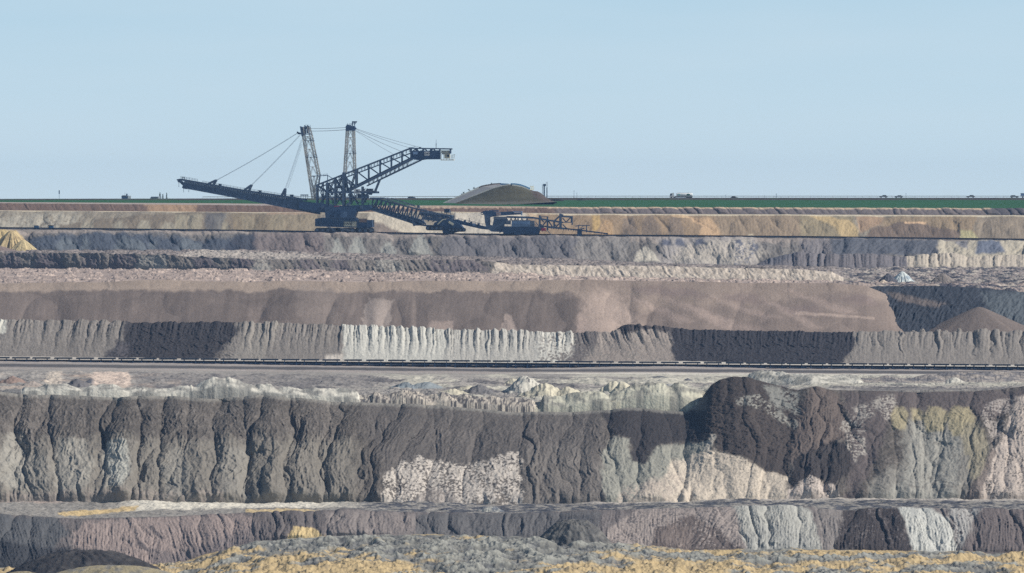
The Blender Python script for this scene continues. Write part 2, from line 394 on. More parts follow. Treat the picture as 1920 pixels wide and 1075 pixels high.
# ---- second bank
def p_b2(C, px, py, t):
    paint(C, px, py, [(0, 405), (60, 400), (130, 398), (150, 408), (140, 440), (-150, 440), (-150, 400)], (168, 162, 150), 8, 10, .8, 2, (.22, 9))
    paint(C, px, py, [(110, 436), (115, 424), (230, 408), (330, 398), (500, 398), (560, 440)], (122, 112, 100), 3, 5, .9, 3)
    for a in (150, 210, 255, 300): paint(C, px, py, [(a, 440), (a + 8, 418), (a + 22, 416), (a + 34, 440)], (158, 152, 138), 4, 6, .7, a)
    for a in (325, 352, 398, 450, 505): paint(C, px, py, [(a, 432), (a + 4, 404), (a + 26, 402), (a + 30, 436)], (160, 152, 134), 4, 6, .75, a)
    paint(C, px, py, [(384, 400), (425, 400), (412, 436), (386, 436)], (96, 96, 100), 3, 3, .75)
    paint(C, px, py, [(430, 399), (600, 399), (600, 440), (440, 440)], (140, 126, 104), 8, 6, .55)
    paint(C, px, py, [(500, 398), (600, 398), (600, 403), (500, 402)], (160, 140, 122), 1, 2)
    paint(C, px, py, [(696, 396), (720, 398), (800, 424), (850, 440), (690, 445), (690, 410)], (196, 186, 170), 3, 4)
    paint(C, px, py, [(690, 416), (715, 420), (760, 441), (690, 445)], (138, 126, 118), 3, 4)
    paint(C, px, py, [(850, 397), (1000, 397), (1000, 445), (840, 445)], (196, 188, 176), 4, 4, .95)
    paint(C, px, py, [(985, 397), (1500, 397), (1500, 448), (985, 448)], (150, 130, 108), 6, 6)
    paint(C, px, py, [(990, 400), (1003, 398), (1010, 408), (994, 408)], (196, 174, 148), 2, 2)
    paint(C, px, py, [(1108, 402), (1124, 402), (1128, 430), (1112, 436)], (184, 156, 110), 3, 3)
    paint(C, px, py, [(1130, 412), (1150, 416), (1150, 446), (1126, 446)], (176, 148, 116), 4, 4)
    for k, (a, w_) in enumerate([(1165, 34), (1202, 40), (1252, 34)]): paint(C, px, py, [(a, 448), (a + 3, 412), (a + w_ * .6, 405), (a + w_, 448)], (128, 114, 102), 3, 3, .9, k)
    paint(C, px, py, [(1252, 402), (1288, 402), (1292, 412), (1270, 411)], (194, 168, 136), 1.5, 2)
    paint(C, px, py, [(1290, 410), (1330, 410), (1344, 426), (1354, 446), (1308, 446), (1318, 428)], (184, 156, 126), 3, 3)
    paint(C, px, py, [(1340, 403), (1500, 403), (1520, 450), (1358, 450)], (146, 130, 112), 6, 4, .9)
    paint(C, px, py, [(1400, 446), (1404, 439), (1412, 439), (1416, 446)], (205, 190, 165), 1.5, 2)
    paint(C, px, py, [(1500, 404), (1600, 404), (1600, 452), (1500, 452)], (146, 134, 112), 5, 4)
    paint(C, px, py, [(1514, 403), (1564, 404), (1572, 412), (1590, 414), (1606, 430), (1610, 452), (1582, 446), (1552, 420)], (186, 164, 126), 3, 3)
    paint(C, px, py, [(1606, 404), (1662, 404), (1650, 425), (1610, 440)], (162, 138, 116), 4, 4)
    paint(C, px, py, [(1660, 404), (1830, 404), (1830, 452), (1640, 452)], (146, 128, 106), 5, 6, .9)
    paint(C, px, py, [(1614, 452), (1640, 428), (1668, 424), (1690, 418), (1740, 420), (1752, 428), (1806, 434), (1836, 452)], (118, 104, 94), 2.5, 4)
    paint(C, px, py, [(1696, 417), (1736, 418), (1736, 422), (1696, 421)], (200, 170, 140), 1.5, 2)
    paint(C, px, py, [(1800, 434), (1822, 434), (1838, 452), (1800, 452)], (176, 168, 132), 2, 2)
    paint(C, px, py, [(1828, 404), (2080, 404), (2080, 455), (1836, 455)], (140, 128, 114), 5, 4)
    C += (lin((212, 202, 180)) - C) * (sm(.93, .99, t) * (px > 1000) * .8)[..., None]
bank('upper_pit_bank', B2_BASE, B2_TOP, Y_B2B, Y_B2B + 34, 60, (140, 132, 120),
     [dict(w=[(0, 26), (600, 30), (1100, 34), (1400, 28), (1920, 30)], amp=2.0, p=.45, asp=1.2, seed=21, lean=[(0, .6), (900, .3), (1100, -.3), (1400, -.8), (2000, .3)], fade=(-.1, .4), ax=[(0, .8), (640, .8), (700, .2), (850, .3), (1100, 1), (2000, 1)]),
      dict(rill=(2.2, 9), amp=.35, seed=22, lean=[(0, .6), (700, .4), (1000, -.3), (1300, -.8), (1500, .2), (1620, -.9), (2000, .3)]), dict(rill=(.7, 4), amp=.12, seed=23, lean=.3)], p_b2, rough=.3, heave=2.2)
bench('upper_bench', B3_TOP, B2_BASE, Y_B3T, Y_B2B, 70, (136, 128, 122), rough=.25)

# ---- third bank, blue-grey clay
def p_b3(C, px, py, t):
    C += (lin((150, 140, 134)) - C) * (sm(.72, .95, t + .25 * fbm(px / 26, py / 8, 3, 8)) * .9)[..., None]
    paint(C, px, py, [(55, 452), (100, 444), (200, 440), (330, 446), (430, 452), (460, 476), (50, 476)], (76, 82, 94), 5, 8, .95)
    paint(C, px, py, [(440, 445), (480, 440), (486, 476), (420, 476)], (58, 62, 74), 4, 4, .9)
    for k, (a, b) in enumerate([(105, 40), (215, 55), (335, 45), (150, 22), (275, 20)]): paint(C, px, py, [(a, 474), (a + 4, 456), (a + b * .4, 448), (a + b, 460), (a + b, 474)], (104, 110, 116), 4, 6, .7, k)
    paint(C, px, py, [(-150, 430), (28, 434), (45, 447), (66, 474), (40, 474), (-150, 474)], (196, 174, 130), 3, 4)
    paint(C, px, py, [(-150, 462), (0, 456), (30, 462), (48, 476), (-150, 476)], (132, 118, 112), 2, 3)
    paint(C, px, py, [(480, 438), (600, 438), (615, 482), (480, 478)], (116, 106, 106), 5, 6, .8)
    for k, (a, b, h) in enumerate([(616, 34, 452), (646, 48, 450), (708, 38, 458), (766, 46, 444)]): paint(C, px, py, [(a, 484), (a + b * .4, h), (a + b * .6, h), (a + b, 484)], (146, 146, 142), 3, 4, .9, k)
    paint(C, px, py, [(830, 446), (1080, 447), (1080, 490), (820, 486)], (104, 102, 106), 5, 6, .9)
    paint(C, px, py, [(1080, 446), (1180, 446), (1175, 490), (1080, 490)], (132, 128, 126), 5, 6, .8)
    paint(C, px, py, [(1190, 482), (1204, 464), (1218, 466), (1238, 492), (1190, 492)], (176, 170, 160), 3, 3)
    paint(C, px, py, [(1236, 448), (1420, 448), (1420, 502), (1236, 500)], (158, 152, 150), 8, 8, .85)
    paint(C, px, py, [(1280, 462), (1400, 452), (1440, 480), (1400, 500), (1260, 494)], (178, 170, 160), 8, 8, .8, 5, (.3, 5))
    for k, (a, b) in enumerate([(1249, 452), (1275, 452), (1312, 452), (1384, 456)]): paint(C, px, py, [(a - 9, b + 12), (a - 6, b), (a + 5, b - 1), (a + 11, b + 12)], (88, 92, 108), 3, 3, .9, k)
    paint(C, px, py, [(1372, 498), (1380, 466), (1412, 456), (1420, 480), (1396, 500)], (96, 100, 116), 4, 6, .8, 3, (.1, 5))
    paint(C, px, py, [(1500, 448), (1560, 450), (1568, 478), (1500, 484)], (120, 116, 120), 5, 5, .8)
    paint(C, px, py, [(1558, 449), (1762, 452), (1756, 482), (1560, 482)], (92, 94, 102), 4, 4)
    paint(C, px, py, [(1758, 450), (2080, 452), (2080, 502), (1756, 502)], (172, 164, 150), 4, 5)
    paint(C, px, py, [(1788, 452), (1816, 452), (1814, 470), (1800, 466)], (118, 118, 128), 3, 3, .8)
    paint(C, px, py, [(1832, 454), (1872, 454), (1886, 476), (1830, 478)], (96, 104, 124), 3, 3, .9)
bank('clay_bank', B3_BASE, B3_TOP, Y_B3B, Y_B3T, 84, (116, 112, 110),
     [dict(w=[(0, 60), (600, 46), (1100, 40), (1920, 44)], amp=3.6, p=.45, asp=.9, seed=31, lean=[(0, -.3), (1500, -.4), (1600, .5), (2000, 0)], fade=(-.1, .1), crest=.8, ax=[(0, 1), (1200, 1), (1280, .6), (1480, .6), (2000, 1)]),
      dict(w=[(0, 17), (1000, 15), (1920, 19)], amp=.9, asp=1.6, seed=32, lean=[(0, -.8), (1300, -.6), (1560, 1.1), (1760, 1.1), (2000, 0)], fade=(0, .25), crest=.5),
      dict(rill=(1.8, 8), amp=.7, seed=33, sharp=1, lean=[(0, -.6), (1500, -.5), (1560, .8), (2000, .2)]), dict(rill=(.8, 4), amp=.3, seed=34, lean=[(0, -.6), (1500, -.5), (1560, .8), (2000, .2)])], p_b3, rough=.45, heave=3.2, roll=(8, 9, 1.6), grain=.10)

# yellow sand heap and the row of low mounds at the foot of the clay bank
Y_L = Y_B3B - 26
bank('foot_mounds', [(p, y + 1.5) for p, y in B3_BASE], [(-150, 480), (1380, 510), (1410, 500), (1440, 487), (1490, 477), (1560, 480), (1640, 479), (1690, 484), (1715, 482), (1782, 477), (1815, 484), (1920, 480), (2070, 480)],
     Y_L, Y_L + 16, 44, (112, 108, 112),
     [dict(w=[(0, 22), (1920, 24)], amp=2.6, p=.5, seed=36, fade=(-.1, .15), crest=1.0), dict(w=[(0, 7), (1920, 8)], amp=.7, seed=37, fade=(0, .3), crest=.3)],
     lambda C, px, py, t: (paint(C, px, py, [(1696, 470), (2080, 470), (2080, 506), (1700, 506)], (178, 168, 156), 3, 4), paint(C, px, py, [(1430, 506), (1430, 482), (1500, 470), (1480, 490)], (92, 94, 104), 4, 4, .6)), rough=.4)

# ---- bench 3 and the fourth bank
def p_n3(C, px, py, q):
    paint(C, px, py, [(380, 470), (560, 478), (640, 486), (470, 488), (330, 482)], (168, 160, 154), 2, 3)
    C *= (1 - .45 * sm(.18, .3, fbm(px / 5, py / 1.2, 3, 4)))[..., None]
def r_n3(X, Y, px, py, C):
    rub = sm(1555, 1600, px + 10 * noise(px / 30, py / 3, 5))
    d = sm(-.08, .10, fbm(X / 7, Y / 16, 4, 15, .6)) * rub
    C += (lin((62, 65, 76)) - C) * (.9 * d)[..., None]
    C += (lin((190, 182, 172)) - C) * (.7 * rub * sm(.10, .3, fbm(X / 9, Y / 14, 4, 16)))[..., None]
    lo = (1 - rub) * sm(.12, .3, fbm(X / 6, Y / 12, 4, 18))
    C += (lin((104, 99, 100)) - C) * (.6 * lo)[..., None]
    return rub * 1.7 * fbm(X / 5.5, Y / 10, 4, 14, .6) + .7 * lo
bench('middle_bench', B4_TOP, B3_BASE, Y_B4T, Y_B3B, 150, (154, 144, 140), paints=p_n3, rough=.5, relief=r_n3)
def p_b4(C, px, py, t):
    for k, (a, b) in enumerate([(0, 40), (60, 70), (150, 40), (205, 60), (360, 50), (430, 60), (550, 50), (620, 40), (800, 60), (845, 70)]):
        paint(C, px, py, [(a, 510), (a + 10, 478), (a + b * .7, 474 + a * .014), (a + b, 512)], (106, 98, 104), 5, 6, .75, k, (.25, 6))
    for k, (a, b) in enumerate([(255, 60), (290, 30), (700, 60), (470, 40)]): paint(C, px, py, [(a, 510), (a + 5, 482), (a + b * .7, 480), (a + b, 512)], (160, 156, 150), 5, 6, .8, k, (.2, 4))
    paint(C, px, py, [(922, 520), (930, 490), (990, 494), (1580, 500), (1580, 535), (1400, 535), (1000, 520)], (196, 184, 172), 3, 4)
    C *= (1 - .28 * (px > 930) * sm(.1, .3, noise(px / 9, py / 12, 6)))[..., None]
bank('middle_bank', B4_BASE, B4_TOP, Y_B4B, Y_B4T, 60, (124, 118, 114),
     [dict(w=[(0, 38), (900, 34), (960, 22), (1600, 22)], amp=1.6, asp=.6, p=.5, seed=41, lean=-.5, fade=(-.1, .3), crest=.5, ax=[(0, 1), (920, 1), (960, .35), (2000, .3)]),
      dict(w=[(0, 12), (900, 12), (960, 26), (1900, 26)], amp=.9, seed=42, lean=-.8, jit=.95, vary=.8, warp=.6, fade=(0, .3), crest=.3),
      dict(rill=(.9, 4), amp=.4, seed=43, lean=-.5)], p_b4, rough=.42, roll=(6, 8, .8))

# ---- bench 4: pale sand on top of the big smooth tip, dark rubble on the right
def r_n4(X, Y, px, py, C):
    rub = sm(1560, 1600, px)
    n = fbm(X / 5.5, Y / 12, 4, 14, .6)
    d = sm(-.08, .10, fbm(X / 7, Y / 16, 4, 15, .6)) * rub
    C += (lin((66, 68, 80)) - C) * (.9 * d)[..., None]
    pl = (1 - rub)
    w_ = sm(.05, .3, fbm(X / 50, Y / 9, 3, 44)) * pl
    C += (lin((196, 178, 168)) - C) * (w_ * .8)[..., None]
    C += (lin((190, 182, 172)) - C) * (.7 * rub * sm(.12, .3, fbm(X / 9, Y / 14, 4, 16)))[..., None]
    return rub * n * 1.9 + pl * (.7 * fbm(X / 14, Y / 10, 4, 6) + .8 * sm(.22, .4, fbm(X / 7, Y / 9, 4, 17, .6)))
n5top = arr([(p, y + 1) for p, y in B5_TOP if p < 1600] + [(1640, 537), (1760, 536), (1850, 541), (1920, 548), (2070, 560)])
Y_N5 = np.full(NC, 1850.0)
bench('sand_bench', n5top, B4_BASE, Y_N5, Y_B4B, 190, (158, 144, 138), relief=r_n4, rough=.2)
# dark bank behind the sand cone on the right
def p_dk(C, px, py, t):
    paint(C, px, py, [(1660, 545), (1700, 555), (1780, 572), (1760, 578), (1680, 566)], (104, 96, 94), 3, 4, .9)
    paint(C, px, py, [(1840, 548), (2080, 545), (2080, 640), (1900, 625), (1850, 580)], (92, 98, 104), 8, 8, .8)
bank('dark_bank', [(-150, 650), (1450, 640), (1920, 640), (2070, 640)], DK_TOP, Y_N5 - 40, Y_N5 - 2, 80, (60, 64, 73),
     [dict(w=[(0, 34), (1920, 34)], amp=1.2, p=.5, asp=1.2, seed=51, lean=.5), dict(rill=(1.6, 9), amp=.9, sharp=1, seed=52, lean=.7), dict(rill=(.8, 4), amp=.4, seed=53, lean=.7)], p_dk, rough=.5, grain=.12)

# ---- fifth bank: big smooth sand slope, damp below, dry above
def p_b5(C, px, py, t):
    edge = .80 + .16 * fbm(px / 70, py / 60, 4, 3) + .05 * fbm(px / 14, py / 14, 3, 4) - .26 * sm(1060, 1140, px) * (1 - sm(1330, 1560, px))
    dry = sm(edge - .03, edge + .05, t)
    C += (lin((158, 143, 132)) - C) * (dry * .9)[..., None]
    right = sm(1060, 1130, px + 60 * (t - .5))
    C += (lin((138, 124, 117)) - C) * (right * .7)[..., None]
    paint(C, px, py, [(1098, 560), (1140, 540), (1175, 575), (1200, 610), (1150, 632), (1085, 628)], (178, 160, 150), 12, 10, .75)
    paint(C, px, py, [(676, 620), (690, 560), (735, 565), (728, 612)], (158, 146, 140), 3, 6, .8)
    paint(C, px, py, [(555, 540), (625, 540), (640, 610), (560, 606)], (150, 138, 132), 10, 12, .35)
    paint(C, px, py, [(940, 624), (946, 590), (960, 594), (970, 624)], (170, 154, 146), 2, 5, .7)
    paint(C, px, py, [(800, 628), (812, 606), (850, 604), (850, 628)], (164, 148, 140), 3, 5, .7)
    for k, (a, b, c, d) in enumerate([(1170, 555, 1290, 605), (1240, 560, 1380, 620), (1290, 580, 1420, 622), (1330, 560, 1450, 600), (1420, 560, 1530, 616), (1080, 595, 1098, 628), (1470, 545, 1600, 590)]):
        paint(C, px, py, [(a, b), (a + 10, b - 2), (c + 12, d), (c - 16, d + 3)], (170, 152, 144), 5, 5, .5, k)
    for k, (a, b) in enumerate([(1350, 556), (1240, 545), (1460, 580), (1560, 560), (1180, 540)]):
        paint(C, px, py, [(a, b), (a + 60, b - 6), (a + 90, b + 18), (a + 30, b + 14)], (124, 110, 108), 7, 8, .55, k)
    paint(C, px, py, [(1490, 588), (1560, 592), (1640, 598), (1640, 602), (1560, 597), (1490, 594)], (176, 158, 148), 2, 2, .7)
    C *= (1 + .07 * fbm(px / 3.0, py / 45, 3, 61) + .10 * fbm(px / 60, py / 18, 4, 62))[..., None]
bank('smooth_sand_bank', [(-150, 618), (0, 622), (430, 626), (640, 634), (1080, 648), (1920, 650), (2070, 650)], B5_TOP, Y_B5B - 8, Y_B5T, 150, (113, 103, 99),
     [dict(w=[(0, 170), (1920, 150)], amp=1.5, p=1.0, seed=61, lean=.3, fan=.8, jit=.95, fade=(-.2, .3), tone=.05, warp=.06), dict(w=[(0, 120), (1100, 100), (1920, 110)], asp=.42, amp=1.3, p=.8, seed=66, lean=.5, warp=.25, wl=90, vary=.4, tone=.16), dict(rill=(12, 50), amp=.12, seed=62, lean=.3, tone=.06), dict(rill=(2.4, 30), amp=.06, seed=64, lean=.2, tone=.24),
      dict(w=[(0, 46), (1920, 46)], amp=.3, p=.8, seed=63, fade=(.86, 1.0), tone=.1, crest=.2, warp=.5, jit=.95, vary=.9)], p_b5, heave=.7, rough=.05, grain=.03, streak=.035, roll=(8, 10, .8))

# ---- a few free-standing heaps, each its own sheet
def heap(name, px, py_base, Y, w_px, h_px, rgb, rgb2=None, depth=1.0, seed=1, rough=.12, skew=0.0, flute=.10, n=84, p=1.15, top=.10):
    """a tipped cone standing on the bench: foot px wide, h_px high as it shows at Y metres"""
    c = P(px, py_base, Y); m = Y / FPX; r = w_px * m / 2; h = h_px * m
    a = np.linspace(0, 2 * np.pi, n * 2 + 1); q = 1.35 * np.linspace(0, 1, n // 2) ** .9
    A, Q = np.meshgrid(a, q)
    ca, sa = np.cos(A), np.sin(A)
    fl = 1 + flute * noise(ca * 3 + 7, sa * 3 + seed, seed) + flute * .6 * noise(ca * 9 + 3, sa * 9 + seed, seed + 4) * Q
    rr = r * Q * (1 + (fl - 1) * np.minimum(1, Q * 2))
    prof = np.clip(1 + top * .5 - np.sqrt(Q ** (2 * p) + top ** 2), -.5, 1)
    X = c.x + rr * ca + skew * r * prof; Y_ = c.y + rr * sa * depth
    Z = c.z - .4 + (h + .4) * prof + rough * fbm(X / 1.1, (Y_ + 2 * prof * h) / 1.1, 4, seed + 8) * (1 - np.exp(-Q * 8))
    C = np.zeros(X.shape + (3,)); C += lin(rgb)
    if rgb2 is not None: C += (lin(rgb2) - C) * (sm(-.05, .25, fbm(X / 2.2, Z / 2.2 + Y_ / 5, 4, seed + 12)))[..., None]
    C *= (1 + .14 * fbm(A * 2.5, Q * 3, 3, seed + 3) + .10 * fbm(X / .7, Z / .7, 3, seed + 6))[..., None]
    return sheet(name, X, Y_, Z, C)
heap('yellow_sand_heap', 22, 473, float(np.interp(22, COLS, Y_B3B)) - 8, 84, 43, (192, 172, 134), (172, 152, 118), .7, 3, .3, flute=.22)
heap('yellow_sand_heap', 44, 473, float(np.interp(44, COLS, Y_B3B)) - 14, 60, 24, (196, 178, 140), None, .7, 4, .2, flute=.15)
heap('grey_spoil_heap', -14, 474, float(np.interp(0, COLS, Y_B3B)) - 22, 110, 16, (126, 112, 108), None, .7, 5, .2)
heap('sand_cone', 1836, 634, 1822, 270, 60, (114, 104, 100), None, .8, 7, .10, flute=.05, p=1.0, top=.05)
heap('white_heap', 1692, 526, 2060, 42, 18, (198, 204, 204), (160, 172, 182), .8, 8, .3, flute=.2)
heap('grey_spoil_heap', 1665, 526, 2052, 34, 14, (92, 92, 100), None, .8, 9, .4)
heap('grey_spoil_heap', 1795, 541, 1990, 90, 15, (108, 102, 104), (140, 128, 122), .8, 10, .2)
heap('grey_spoil_heap', 1768, 524, 2080, 40, 12, (130, 122, 118), None, .8, 12, .4)
heap('pale_sand_heap', 1656, 541, 1990, 44, 17, (196, 180, 164), None, .8, 11, .3, flute=.2)
for k, (a, b, w_, h_) in enumerate([(355, 536, 20, 7), (448, 540, 26, 12), (620, 534, 14, 6), (697, 532, 20, 10), (716, 533, 16, 7), (745, 540, 18, 8), (185, 536, 30, 6), (320, 536, 16, 6), (580, 538, 16, 6)]):
    heap('small_spoil_heap', a, b, 1868 - (b - 530) * 1.5, w_, h_, (112, 100, 98), None, .8, 20 + k, .3, flute=.25)

# ---- sixth bank: row of bucket-cut fingers behind the conveyor
def p_b6(C, px, py, t):
    paint(C, px, py, [(-150, 590), (14, 596), (10, 626), (-150, 650)], (198, 196, 188), 2, 3)
    paint(C, px, py, [(236, 596), (440, 596), (446, 618), (410, 668), (380, 690), (180, 690), (226, 640)], (60, 58, 62), 8, 11, .97, 2)
    paint(C, px, py, [(175, 690), (225, 645), (245, 640), (235, 690)], (96, 92, 96), 5, 10, .7, 2, (.1, 5))
    paint(C, px, py, [(425, 690), (452, 640), (470, 600), (540, 600), (480, 690)], (146, 140, 134), 6, 6, .8)
    paint(C, px, py, [(642, 600), (838, 600), (842, 690), (642, 690)], (190, 188, 182), 3, 4)
    paint(C, px, py, [(838, 600), (1020, 600), (1010, 690), (830, 690)], (176, 173, 168), 8, 6)
    paint(C, px, py, [(1020, 600), (1078, 600), (1080, 650), (1060, 690), (1000, 690)], (200, 197, 190), 6, 6, .95, 4, (.18, 6))
    paint(C, px, py, [(606, 690), (612, 666), (641, 664), (641, 690)], (196, 188, 180), 3, 3)
    paint(C, px, py, [(1078, 600), (1130, 600), (1120, 650), (1080, 690), (1040, 690), (1076, 660)], (104, 98, 98), 6, 8, .85, 3, (.3, 5))
    paint(C, px, py, [(1125, 600), (1270, 600), (1276, 690), (1085, 690), (1118, 655)], (152, 142, 136), 6, 8, .9, 5, (.24, 5))
    paint(C, px, py, [(1150, 590), (1256, 590), (1262, 630), (1230, 622), (1190, 626), (1165, 634)], (62, 59, 63), 3, 5, .9)
    paint(C, px, py, [(1262, 590), (1606, 590), (1614, 640), (1570, 690), (1276, 690), (1258, 660)], (58, 57, 63), 4, 7, .97)
    paint(C, px, py, [(1600, 590), (2080, 590), (2080, 700), (1570, 700), (1604, 650)], (138, 132, 128), 4, 5, .8)
    C *= np.clip(1 + .10 * fbm(px / 16, py / 1.4, 3, 67) - .05, .6, 1.4)[..., None]
wb6 = [(0, 19), (230, 20), (440, 20), (470, 14), (640, 13), (650, 11), (1080, 12), (1150, 15), (1260, 18), (1600, 17), (1640, 24), (1920, 26)]
bank('conveyor_bank', B6_BASE, B6_TOP, Y_B6B, Y_B6T, 132, (132, 126, 122),
     [dict(w=wb6, amp=1.15, p=.42, seed=71, jit=.95, vary=.75, lean=[(0, .9), (430, .8), (640, .7), (660, .25), (1060, .2), (1120, -1.6), (1250, -2.2), (1290, -.3), (1600, .5), (1640, -.5), (2000, .3)], fade=(-.05, .75), crest=1.1, warp=.5, ax=[(0, 1), (230, 1), (260, .4), (420, .4), (470, 1), (1250, .9), (1290, .3), (1590, .3), (1640, 1.3), (2000, 1.3)]),
      dict(w=[(p, w * .45) for p, w in wb6], amp=.42, p=.5, seed=72, jit=.9, lean=[(0, 1.8), (640, 1.5), (660, -.8), (1060, -.8), (1120, -3), (1250, -3), (1290, 0), (1600, 1), (2000, .6)], fade=(.25, .85), crest=.5, warp=.4, wl=18, vary=.8),
      dict(w=[(p, w * .22) for p, w in wb6], amp=.16, p=.6, seed=73, lean=[(0, 4), (640, 3), (660, -1.5), (1060, -1.5), (1120, -6), (1250, -6), (1290, 0), (2000, 1)], fade=(.3, .8), crest=.15), dict(rill=(.35, 6), amp=.16, seed=74, tone=.1, lean=[(0, -.2), (640, -.2), (1060, 0), (1120, .8), (1250, .8), (1290, 0), (2000, 0)]), dict(rill=(1.6, 2.6), amp=.7, sharp=1, warp=2, seed=75, tone=.35, ax=[(0, .05), (225, .05), (250, 1), (425, 1), (450, .05), (1265, .1), (1285, 1), (1590, 1), (1612, .08), (2000, .08)])],
     p_b6, rough=.16, stria=.10, grain=.06, streak=.05, roll=(10, 7, 2.6))
heap('dark_spoil_heap', 1182, 632, 1797, 74, 27, (60, 58, 62), None, .8, 31, .4, flute=.2, p=1.6, top=.25)
heap('dark_spoil_heap', 1212, 632, 1801, 60, 23, (84, 80, 84), None, .8, 32, .4, flute=.2, p=1.6, top=.25)
for k in range(11): heap('pale_spoil_heap', 1712 + 15 * k + 4 * math.sin(k * 7), 634, 1797, 20, 16 + 5 * math.sin(k * 2.3), (150, 142, 136), None, .8, 40 + k, .3, flute=.3, p=1.5, top=.2)

# ---- conveyor bench
def p_nc(C, px, py, q):
    C += (lin((72, 72, 76)) - C) * (.85 * sm(.12, .22, q) * (1 - sm(.34, .46, q)))[..., None]  # ground shadow along the conveyor, painted as a dark strip
    m = sm(.8, .95, q) * sm(1250, 1300, px) * .9
    C += (lin((205, 200, 192)) - C) * m[..., None]
    C += (lin((196, 190, 180)) - C) * (sm(.62, .8, q) * .5)[..., None]
    m2 = (1 - sm(.05, .16, q)) * sm(900, 1100, px) * .9
    C += (lin((206, 200, 190)) - C) * m2[..., None]
bench('conveyor_bench', CONV_FRONT, B6_BASE, Y_CF, Y_B6B, 150, (158, 150, 146), paints=p_nc, rough=.14)

